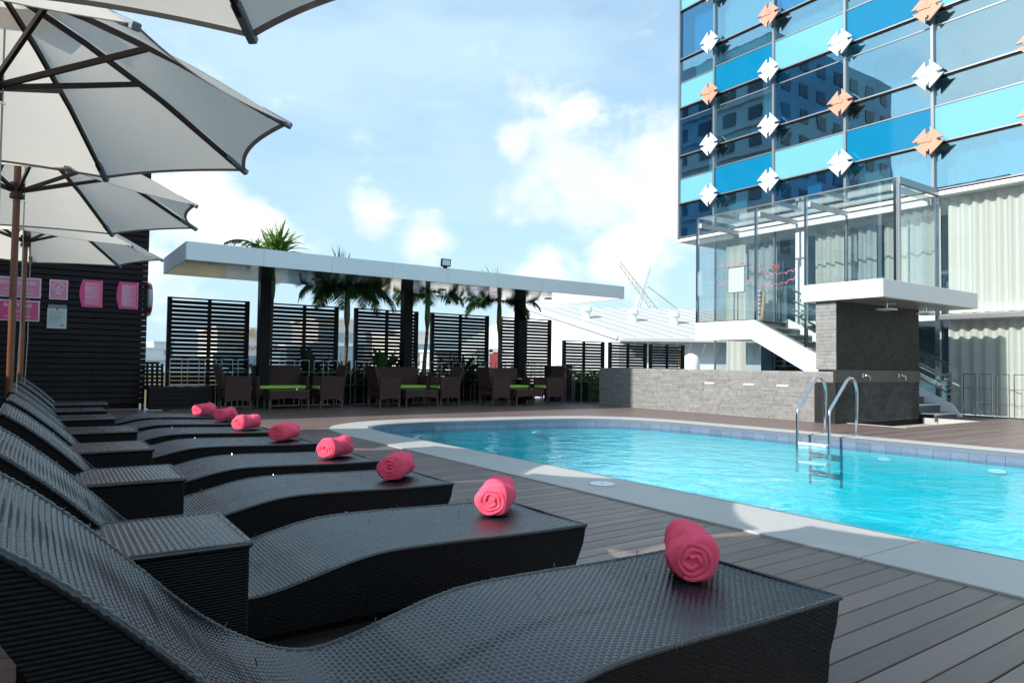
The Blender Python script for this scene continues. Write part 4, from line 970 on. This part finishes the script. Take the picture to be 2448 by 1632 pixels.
# structure, rooms
MB().box(XF + 1.3, XF + 9, -9, 14.75, 5.12, 17).build('core', M_room, H)
for z in tz: MB().box(XF + .06, XF + 1.31, -9, 14.74, z - .09, z + .03).build('floor_slab', M_roomw, H)
for y in my: MB().box(XF + .08, XF + 1.31, y - .04, y + .02, 5.0, 17.0).build('partition', M_roomw, H)
MB().box(XF - .06, XF + 9, -9, 14.86, 4.93, 5.02).build('soffit', M_white, H)
MB().box(XF - .05, XF + 9, 14.80, 14.86, 5.021, 17.2).build('end_wall', M_alu, H)
for y in my[:]:
    MB().box(XF - .085, XF - .0, y - .03, y + .03, 5.02, 17.2).build('mullion', M_frame, H)
    MB().box(XF - .0, XF + .05, y - .045, y + .045, 5.02, 17.2).build('mullion_back', M_black, H)
for z in tz:
    MB().box(XF - .07, XF - .005, -9, 14.80, z - .012, z + .022).build('transom', M_frame, H)
    MB().box(XF - .04, XF + .04, -9, 14.80, z - .05, z - .0125).build('transom_back', M_black, H)
for i in range(len(my) - 1):
    ya, yb = my[i + 1] + .031, my[i] - .031
    for j in range(len(tz) - 1):
        za, zb = tz[j] + .022, tz[j + 1] - .05
        blue = (i % 2 == 1)
        if j in (1, 3, 5, 7):
            sp = za + (zb - za) * (.56 if i else .52)
            MB().box(XF - .02, XF - .006, ya, yb, za, sp).build('spandrel_panel', M_blue if blue else M_cyan, H)
            MB().box(XF - .035, XF + .02, ya, yb, sp, sp + .03).build('sill', M_frame, H)
            MB().box(XF - .014, XF - .006, ya, yb, sp + .031, zb).build('window_pane', G_vis, H)
        else:
            g = G_blue if (i in (0, 2) and j in (0, 2, 4)) else G_vis
            MB().box(XF - .014, XF - .006, ya, yb, za, zb).build('window_pane', g, H)
            if j == 2: MB().box(XF - .03, XF + .0, ya, yb, za + (zb - za) * .78, za + (zb - za) * .80).build('window_bar', M_frame, H)
def curtain(parent, x, ya, yb, za, zb, m, amp=.035, lam=.13, seed=0, name='curtain'):
    rr = random.Random(seed); n_ = max(8, int(abs(yb - ya) / .02)); A = []; ph = rr.uniform(0, 6); 
    vs = []
    for k in range(n_ + 1):
        y = ya + (yb - ya) * k / n_; ph += (abs(yb - ya) / n_) / lam * 2 * PI * rr.uniform(.5, 1.5)
        vs += [(x + amp * math.sin(ph) * 1.1, y, za), (x + amp * math.sin(ph) * .8, y, zb)]
    return MB().add(vs, [(2 * k, 2 * k + 2, 2 * k + 3, 2 * k + 1) for k in range(n_)]).build(name, m, parent, smooth=True)
for (i, j, fa, fb, m) in ((0, 4, .0, .8, M_curtb), (0, 3, 0, .75, M_curtb), (1, 4, 0, .95, M_curt), (1, 3, .05, .95, M_curtb), (2, 4, 0, 1, M_curtb), (2, 3, .05, 1, M_curt), (3, 4, .2, 1, M_curtb), (4, 4, 0, .8, M_curtb),
                          (1, 0, .55, .9, M_curtb), (2, 0, .4, .62, M_curtb), (3, 0, .55, .95, M_curt), (3, 0, .0, .5, M_curtg), (4, 0, .0, .95, M_curtg), (5, 0, .0, .95, M_curtg), (0, 1, .0, .3, M_curtb), (4, 3, 0, .6, M_curtg), (1, 5, 0, 1, M_curt), (2, 5, 0, 1, M_curt), (3, 5, 0, .8, M_curt), (1, 2, .0, .25, M_curtg)):
    ya, yb = my[i + 1] + .06, my[i] - .06; curtain(H, XF + .28, ya + (yb - ya) * fa, ya + (yb - ya) * fb, tz[j] + .05, tz[j + 1] - .1, m, .03, .11, i * 7 + j)
# lower storeys of the hotel
Lh = H
MB().box(XF + 2.2, XF + 2.3, -9, 13.4, 0, 4.92).build('core', M_room, Lh)
MB().box(XF - .02, XF + 2.2, -9, 13.44, 2.12, 2.24).build('floor_slab', M_white, Lh)
MB().box(XF - .075, XF - .021, -9, 7.22, 2.13, 2.23).build('beam', M_frame, Lh)
MB().box(XF - .06, XF + .02, 7.18, 7.28, 0, 4.93).build('column', M_steel, Lh)
for y in (13.42, 11.41, 9.36, 5.25, 3.2, 1.15, -.9):
    MB().box(XF - .02, XF + .03, y - .02, y + .02, 0, 2.12).build('mullion', M_frame, Lh); MB().box(XF - .02, XF + .03, y - .02, y + .02, 2.241, 4.92).build('mullion', M_frame, Lh)
cuts = [13.40, 11.43, 9.38, 7.29]; cut2 = [7.17, 5.27, 3.22, 1.17, -.88, -5]
for c_ in (cuts, cut2):
    for a, b_ in zip(c_, c_[1:]):
        MB().box(XF - .006, XF + .006, b_ + .0, a - .04, .02, 2.11).build('window_pane', G_clear, Lh); MB().box(XF - .006, XF + .006, b_, a - .04, 2.25, 4.91).build('window_pane', G_clear, Lh)
MB().box(XF + .0, XF + 2.2, 13.42, 13.43, .02, 2.1).build('window_pane', G_clear, Lh); MB().box(XF + .0, XF + 2.2, 13.42, 13.43, 2.25, 4.9).build('window_pane', G_clear, Lh)
k_ = 100
for (ya, yb, za, zb, m) in ((-4, 7.14, .04, 2.1, M_curt), (-4, 7.14, 2.28, 4.9, M_curt), (12.62, 13.22, 2.28, 4.6, M_curt), (11.55, 12.5, 2.28, 4.6, M_curtg), (10.55, 9.95, 2.28, 4.5, M_curt) if False else (9.6, 10.4, 2.28, 4.6, M_curt), (8.75, 9.55, 2.28, 4.6, M_curtg), (8.0, 8.6, 2.28, 4.6, M_curt), (7.35, 7.95, 2.28, 4.6, M_curtg), (12.6, 13.2, .04, 2.1, M_curt)):
    curtain(Lh, XF + .3, ya, yb, za, zb, m, .055, .24, k_); k_ += 1
for k in range(14): MB().box(XF + .6, XF + .63, 9.3, 11.9, .1 + k * .14, .2 + k * .14).build('louvre', M_dwood, Lh)
# entrance door details inside the glass box
MB().box(XF - .05, XF - .02, 11.22, 11.25, 2.35, 3.9).build('door_handle', M_steel, Lh); MB().box(XF - .05, XF - .02, 11.10, 11.13, 2.35, 3.9).build('door_handle', M_steel, Lh)
MB().box(XF - .03, XF + .0, 10.50, 10.76, 2.24, 4.9).build('door_jamb', M_white, Lh)
MB().box(XF - .03, XF - .022, 11.26, 11.46, 3.72, 3.83).build('door_tag', M_red, Lh)
mb = MB(); pr = None; rr = random.Random(4)
for z0_ in (3.98, 3.42):
    pr = None
    for k in range(90):
        y = 13.3 - k * .03; z = z0_ + .14 * math.sin(k * .075) + .03 * math.sin(k * .9) + .02 * math.sin(k * 1.9) - .004 * k * (z0_ > 3.6)
        if pr: mb.bar((XF - .012, pr[0], pr[1]), (XF - .012, y, z), .004, .018, up=(0, 0, 1))
        pr = (y, z)
mb.build('window_decal', M_pinkp, Lh)

# glass box and stair
GB = thing('glass_stair_box', 'projecting glass box enclosing a stair down to the pool deck', 'stair', (14.84, 10, 2.2))
XB_ = 14.84
for i, (y, zb) in enumerate(((12.53, 2.2), (10.67, 2.2), (9.31, 1.50), (7.26, 2.57))):
    MB().box(XB_ - .02, XB_ + .05, y - .03, y + .03, zb, 5.05).build('mullion', M_steel, GB)
MB().box(XB_ - .012, XB_ + .03, 7.30, 12.5, 5.042, 5.068).build('top_rail', M_frame, GB)
# panes along the front; stair panes follow the stringer
def stz(y): return 2.2 - (10.67 - y) * .5135
MB().box(XB_, XB_ + .014, 10.70, 12.50, 2.2, 5.04).build('pane', G_clear, GB)
MB().prism([(10.64, stz(10.64)), (9.34, stz(9.34)), (9.34, 5.04), (10.64, 5.04)], 0, XB_, XB_ + .014).build('pane', G_clear, GB)
MB().prism([(9.28, stz(9.28)), (7.29, stz(7.29)), (7.29, 5.04), (9.28, 5.04)], 0, XB_, XB_ + .014).build('pane', G_clear, GB)
MB().box(XB_ + .06, XF - .08, 7.22, 7.234, 2.3, 4.90).build('pane', G_clear, GB); MB().box(XB_ + .06, XF - .02, 12.53, 12.544, 2.2, 5.04).build('pane', G_clear, GB)
MB().box(XB_ + .051, XF - .06, 7.18, 7.27, 4.93, 5.07).build('portal_beam', M_frame, GB); MB().box(XB_ + .02, XF - .02, 7.3, 12.5, 5.05, 5.065).build('roof_pane', G_clear, GB)
MB().box(XB_ + .051, XB_ + .13, 7.2, 7.27, 2.57, 4.93).build('portal_post', M_frame, GB)
for y in (12.47, 10.62, 9.26, 7.34): MB().box(XB_ + .06, XF - .1, y - .03, y + .03, 4.80, 4.92).build('cross_beam', M_white, GB)
MB().box(XF - .18, XF - .09, 7.3, 12.5, 4.72, 4.86).build('wall_beam', M_white, GB)
MB().prism([(12.56, 2.195), (10.69, 2.195), (7.42, .51), (7.42, 0.0), (7.60, 0.0), (10.78, 1.72), (12.56, 1.72)], 0, XB_ - .03, XB_ + .03).build('stringer', M_white, GB)
MB().prism([(12.56, 2.225), (10.68, 2.225), (7.42, .545), (7.42, .515), (10.69, 2.197), (12.56, 2.197)], 0, XB_ - .02, XB_ + .05).build('stringer_cap', M_frame, GB)
MB().prism([(10.69, 2.3), (6.75, .28), (6.55, 0.02), (7.60, 0.0), (10.78, 1.72)], 0, 16.16, 16.21).build('stringer', M_white, GB)
MB().box(XB_ + .031, XF - .02, 10.85, 12.52, 1.75, 2.16).build('landing', M_white, GB)
MB().box(XB_ + .031, XF - .02, 10.69, 12.52, 2.161, 2.19).build('landing_floor', M_step, GB)
for k in range(12):
    z = 2.18 - .1725 * (k + 1) - .0; y = 10.66 - .333 * k; xs0 = XB_ + .04 if y > 7.8 else 15.17
    MB().box(xs0, 16.15, y - .36, y, z - .02, z).build('tread', M_step, GB); MB().box(xs0, 16.15, y - .366, y - .3605, z - .03, z + .001).build('nosing', M_white, GB); MB().box(xs0, 16.15, y - .352, y - .335, z - .17, z - .021).build('riser', M_step, GB)
# inner balustrade
mb = MB().prism([(10.9, 2.2), (10.6, 2.2), (7.0, .35), (7.0, 1.25), (10.6, 3.1), (10.9, 3.1)], 0, 16.24, 16.252).build('balustrade_pane', G_low, GB)
for o_ in (.0, .28, .5, .62): MB().bar((16.3, 10.6, 3.05 - o_), (16.3, 6.85, 1.12 - o_), .03, .03 if o_ else .045).build('handrail', M_steel, GB)
MB().box(16.33, 16.41, 6.84, 6.92, 0, .95).build('newel_post', M_steel, GB); MB().box(16.27, 16.33, 8.2, 8.26, .7, 1.9).build('baluster', M_steel, GB)
for (y, z) in ((10.3, 2.75), (10.3, 2.35), (8.6, 1.85), (8.6, 1.45)): MB().box(16.21, 16.26, y - .03, y + .03, z - .03, z + .03).build('clamp', M_steel, GB)
# things in the box
eb = thing('whiteboard_easel', 'blank white board on a metal easel inside the glass box', 'easel', (15.6, 11.83, 2.19))
MB().box(15.585, 15.61, 11.57, 12.08, 3.04, 3.71).build('board', M_orn, eb); fr = MB(); fr.box(15.578, 15.615, 11.555, 11.569, 3.02, 3.73); fr.box(15.578, 15.615, 12.081, 12.095, 3.02, 3.73); fr.box(15.578, 15.615, 11.57, 12.08, 3.02, 3.039); fr.box(15.578, 15.615, 11.57, 12.08, 3.711, 3.73); fr.build('frame', M_steel, eb)
for y in (11.78, 11.9): MB().box(15.6, 15.62, y, y + .02, 2.19, 3.02).build('leg', M_steel, eb)
br = thing('broom', 'wooden broom leaning inside the glass box', 'broom', (15.3, 10.98, 2.2)); MB().tube([(15.35, 10.78, 2.85), (15.3, 11.12, 3.7)], .014, 8).build('handle', M_straw, br); MB().tube([(15.35, 10.85, 2.25), (15.35, 10.79, 2.85)], [.05, .035], 10).build('head', M_straw, br)
vs_ = thing('striped_vase', 'tall striped vase on the floor of the glass box', 'vase', (15.4, 10.98, 2.19))
for k in range(12): MB().tube([(15.4, 10.99, 2.35 + k * .055), (15.4, 10.99, 2.375 + k * .055), (15.4, 10.99, 2.404 + k * .055)], [.055 + .0025 * k, .06 + .0025 * k, .055 + .0025 * k], 14).build('band', M_orn if k % 2 else M_grey, vs_)
MB().tube([(15.4, 10.99, 2.19), (15.4, 10.99, 2.35)], [.035, .05], 14).build('foot', M_orn, vs_)
# low railing in front of the lower glass
t = thing('hoop_railing', 'row of thin steel hoops in front of the ground floor curtains', 'railing', (16.42, 5, 0))
for y in [6.62 - .31 * i for i in range(14)]:
    mb = MB(); pts = [(16.42, y, 0), (16.42, y, .93), (16.42, y - .22, .93), (16.42, y - .22, 0)]
    for p, q in zip(pts, pts[1:]): mb.bar(p, q, .014, .014, up=(1, 0, 0))
    h_ = mb.build('hoop', M_steel, t)
    for z in (.30, .62): MB().box(16.416, 16.424, y - .213, y - .007, z, z + .008).build('rail', M_steel, t)

# ------------------------------------------------------------------ reflected tower left of the terrace (seen in the hotel glass)
tw = thing('apartment_tower', 'dark apartment tower beyond the terrace, reflected in the hotel glass', 'building', (-45, 60, -14))
F = Vector((16.7, 11.44, 10.39)); dF = Vector((-16.7, 11.44, 9.39)); CN = F + dF * 3.0
MB().box(CN.x - 26, CN.x, CN.y, CN.y + 34, -14, CN.z).build('wall', M_tower, tw)
wm = MB().box(0, .12, 0, 1.7, 0, 1.5).mesh('window', M_tower2); wm2 = MB().box(0, 1.7, -.12, 0, 0, 1.5).mesh('window', M_tower2)
lm = MB().box(0, .5, 0, 34, 0, .35).mesh('ledge', mat('tower_ledge', (.32, .35, .38), .8))
for fl_ in range(11):
    z = CN.z - 3.0 - fl_ * 3.1
    put('ledge', lm, tw, loc=(CN.x + .0 + 45, CN.y - 60, z - .9 + 14))
    for k in range(9): put('window', wm, tw, loc=(CN.x + 45, CN.y + 1.5 + 3.6 * k - 60, z + 14))
    for k in range(7): put('window', wm2, tw, loc=(CN.x - 3 - 3.6 * k + 45, CN.y - 60, z + 14))

# tall service wing just left of the frame; it puts the far end of the terrace in shade
sc_ = thing('service_wing', 'tall dark service wing of the cabin, just left of the picture', 'building', (-3, 14, 0))
MB().box(-5, -1.3, 12.15, 15.75, 0, 9.4).build('wall', M_slatwall, sc_); MB().box(-5.1, -1.2, 12.08, 15.84, 9.4, 9.55).build('coping', M_black, sc_)
for k in range(3): MB().box(-1.305, -1.25, 13.4, 14.5, 1.6 + 2.8 * k, 2.9 + 2.8 * k).build('window', M_cglass, sc_)
# ------------------------------------------------------------------ city beyond the terrace
def ray_at(dx, dz, y): return Vector((dx * y, y, 1 + dz * y))
def block(label, xa, xb, ztop, y, m, depth=12, name='city_building', wins=None, zb=-14):
    t = thing(name, label, 'building', ((xa + xb) / 2 * y, y, zb)); a, b_ = xa * y, xb * y
    MB().box(a, b_, y, y + depth, zb, 1 + ztop * y).build('wall', m, t)
    MB().box(a - .2, b_ + .2, y - .2, y + depth + .2, 1 + ztop * y, 1 + ztop * y + .35).build('parapet', M_city, t)
    if wins:
        nx, fh, ww, wh = wins; z = 1 + ztop * y - fh
        wmm = MB().box(0, ww, -.08, .0, 0, wh).mesh('window', M_cglass); mf = MB().box(-.08, ww + .08, -.12, -.081, -.12, -.02).mesh('sill', M_city)
        c = 0
        while z > -3 and c < 12:
            for k in range(nx):
                x = a + (b_ - a) * (k + .5) / nx - ww / 2; w_ = put('window', wmm, t, loc=(x - t.location.x, 0, z - zb)); put('sill', mf, w_)
            z -= fh; c += 1
    return t
block('pale hazy low city block seen in the gap beside the cabin', .095, .140, .0135, 150, M_city, wins=(5, 3, 1.6, 1.2))
block('white stepped city block left of the first screen', .128, .150, .022, 190, M_city, wins=(3, 3, 1.6, 1.2))
block('long grey louvred plant roof beyond the terrace gap', .085, .19, -.001, 75, M_shedw, wins=None)
block('yellow ochre low wall beyond the terrace gap', .09, .215, -.0165, 52, mat('ochre_render', (.62, .46, .24), .9), depth=3)
cb = block('cream department store with rooftop letters between screen and post', .205, .262, .043, 90, M_cream, wins=(3, 5.0, 2.6, 1.8))
text('B&J', 1.5, mat('gold_letter', (.70, .48, .16), .5), cb, (.236 * 90 - cb.location.x, -.3, 4.05 + 14), ext=.05)
text('DOWN MALL', .95, mat('dusty_red_letter', (.45, .28, .27), .7), cb, (.232 * 90 - cb.location.x, -.3, 2.3 + 14), ext=.05)
block('grey brown office block behind the palm fronds', .345, .402, .063, 95, mat('hazed_taupe_render', (.62, .58, .56), .9), wins=(4, 3.4, 1.4, 1.6))  # taupe lightened as well, with haze painted into it
block('teal glass block below the office block', .34, .42, .024, 70, M_cglass, wins=(8, 3, .6, 2.4))
block('cream building with square windows beside the palm trunk', .48, .536, .048, 85, M_cream, wins=(3, 3.4, 2.2, 1.9))
block('white vaulted hall behind the fourth screen', .545, .615, .018, 80, M_shed, wins=None)
block('blue clad workshop below the screens', .60, .88, -.012, 60, M_shedw, wins=(12, 4, 2.2, 1.2))
block('red container standing by the workshop', .648, .672, .021, 50, M_red, depth=2.5, name='container', zb=-2)
block('grey container next to the red container', .622, .6475, .018, 50, M_shedw, depth=2.5, name='container', zb=-2)
block('low grey service building behind the stone wall', .90, 1.25, .012, 40, M_shedw, wins=(10, 3, 1.8, 1))
# white gabled shed
sd = thing('warehouse', 'long white warehouse with a low gabled sheet roof and ridge vents', 'building', (40, 45, -6))
def rp(a, d): v = Vector(a); return Vector((0, 0, 1)) + v * d
r0 = rp((.58397, .80922, .08392), 62); e0 = rp((.69755, .73205, .04206), 50); dr = (rp((.78996, .66664, .07275), 62) - r0); dr.z = 0; dr.normalize()
r1 = r0 + dr * 60; e1 = e0 + dr * 60; l0 = 2 * r0 - e0; l0.z = e0.z; l1 = l0 + dr * 60
dn = Vector((0, 0, -10))
nR = 46; 
mb = MB()
for k in range(nR * 4):
    u0 = k / (nR * 4); u1 = (k + 1) / (nR * 4); hh_ = .015 * (k % 4 == 0)
    mb.add([r0.lerp(r1, u0) + Vector((0, 0, hh_)), r0.lerp(r1, u1), e0.lerp(e1, u1), e0.lerp(e1, u0) + Vector((0, 0, hh_))], [(0, 1, 2, 3)])
mb.build('roof_sheet', M_shed, sd)
MB().add([r0, r1, l1, l0], [(0, 1, 2, 3)]).build('roof_sheet', M_shed, sd)
MB().add([r0, e0, e0 + dn, l0 + dn, l0], [(0, 1, 2, 3, 4)]).build('gable_wall', mat('pale_gable', (.72, .76, .8), .7), sd)
MB().add([e0, e1, e1 + dn, e0 + dn], [(0, 1, 2, 3)]).build('wall', M_shedw, sd)
MB().bar(r0, e0 + Vector((0, 0, -.05)), .5, .25).build('barge_board', M_shedw, sd); MB().bar(e0 + Vector((0, 0, -.15)), e1 + Vector((0, 0, -.15)), .5, .3).build('gutter', M_white, sd)
nrm = (e1 - e0).cross(r0 - e0).normalized(); outw = Vector((dr.y, -dr.x, 0))
for k in range(30):
    p = e0 + dr * (1. + k * 1.0) + Vector((0, 0, -.3)); m2_ = MB(); m2_.bar(p, p + outw * 1.0 + Vector((0, 0, -.1)), .08, .1); m2_.bar(p + outw * 1.0 + Vector((0, 0, -.1)), p + Vector((0, 0, -1.)), .08, .08); m2_.build('eave_bracket', M_shedw, sd)
MB().hexa([e0 + outw * .2 + Vector((0, 0, -.2)), e1 + outw * .2 + Vector((0, 0, -.2)), e1 + outw * 1.4 + Vector((0, 0, -.35)), e0 + outw * 1.4 + Vector((0, 0, -.35)), e0 + outw * .2, e1 + outw * .2, e1 + outw * 1.4 + Vector((0, 0, -.15)), e0 + outw * 1.4 + Vector((0, 0, -.15))]).build('eave_roof', M_shed, sd)
for (a, lb) in ((.8671, 'white roof turbine vent, leftmost of three on the warehouse'), (.9905, 'white roof turbine vent, middle of three on the warehouse'), (1.1108, 'white roof turbine vent, rightmost of three on the warehouse')):
    # drop onto the roof plane
    d_ = Vector((a, 1, .0905)); o_ = Vector((0, 0, 1)); nn_ = (r1 - r0).cross(e0 - r0).normalized(); tt = (r0 - o_).dot(nn_) / d_.dot(nn_); p = o_ + d_ * tt
    t = thing('roof_vent', lb, 'roof vent', p, 'turbine vents on the warehouse roof')
    MB().tube([(0, 0, -.2), (0, 0, .45)], [.38, .3], 14).build('collar', M_white, t, world=False); MB().tube([(0, 0, .45), (0, 0, .6), (0, 0, .9), (0, 0, 1.0)], [.35, .5, .42, .1], 14).build('turbine', M_shedw, t, world=False)
cp = thing('flue_pipe', 'copper coloured flue pipe with rain cap behind the low screens', 'flue', (1.1305 * 24, 24, -1)); MB().tube([(0, 0, 0), (0, 0, 2.65)], .17, 16).build('pipe', M_copper, cp, smooth=True, world=False); MB().tube([(0, 0, 2.78), (0, 0, 2.9)], [.36, .02], 16).build('rain_cap', M_grey, cp, world=False); MB().bar((0, 0, 2.6), (0, 0, 2.8), .04, .04).build('stay', M_grey, cp, world=False)
wp_ = thing('water_tank', 'rounded white duct hood beside the flue pipe', 'duct', (1.165 * 26, 26, -1)); MB().tube([(0, 0, 0), (0, 0, 2.2), (0, 0, 2.6), (0, 0, 2.75)], [.5, .5, .38, .1], 18).build('hood', M_white, wp_, smooth=True, world=False)
MB().disc((0, 0, -.05), .55, .05, 18).build('foot', M_white, wp_, world=False)
def crane(label, a, b_, y, m, w, tail=None):
    t = thing('tower_crane', label, 'crane', ray_at(b_[0], -.1, y), 'luffing cranes beyond the warehouse')
    A = ray_at(a[0], a[1], y); B = ray_at(b_[0], b_[1], y); B = A + (B - A) * 1.25; mb = MB(); d = (A - B); n_ = 26; side = Vector((0, 1, 0)).cross(d).normalized() * w
    for s_ in (-1, 1): mb.bar(B + side * s_, A + side * s_ * .4, .2, .2)
    for k in range(n_):
        u, v = k / n_, (k + 1) / n_; s_ = 1 if k % 2 else -1; mb.bar(B.lerp(A, u) + side * s_ * (1 - .6 * u), B.lerp(A, v) - side * s_ * (1 - .6 * v), .13, .13)
    mb.build('jib', m, t)
    if tail: MB().bar(ray_at(*tail[0], y), ray_at(*tail[1], y), .25, .25).build('stay_cable', m, t)
    MB().box(B.x - 2, B.x + 2, B.y, B.y + 3, -14, B.z).build('mast', m, t)
crane('pale orange crane jib leaning left above the warehouse roof', (.9512, .2049), (1.0564, .113), 170, M_crane, 1.5, ((1.03, .165), (1.17, .10)))
crane('faint grey crane jib crossing behind the orange one', (1.0371, .2027), (1.0009, .11), 210, M_crane2, 1.5)
S.cycles.max_bounces = 10; S.cycles.transparent_max_bounces = 16; S.cycles.diffuse_bounces = 4; S.cycles.glossy_bounces = 5
S.cycles.caustics_reflective = False; S.cycles.caustics_refractive = False
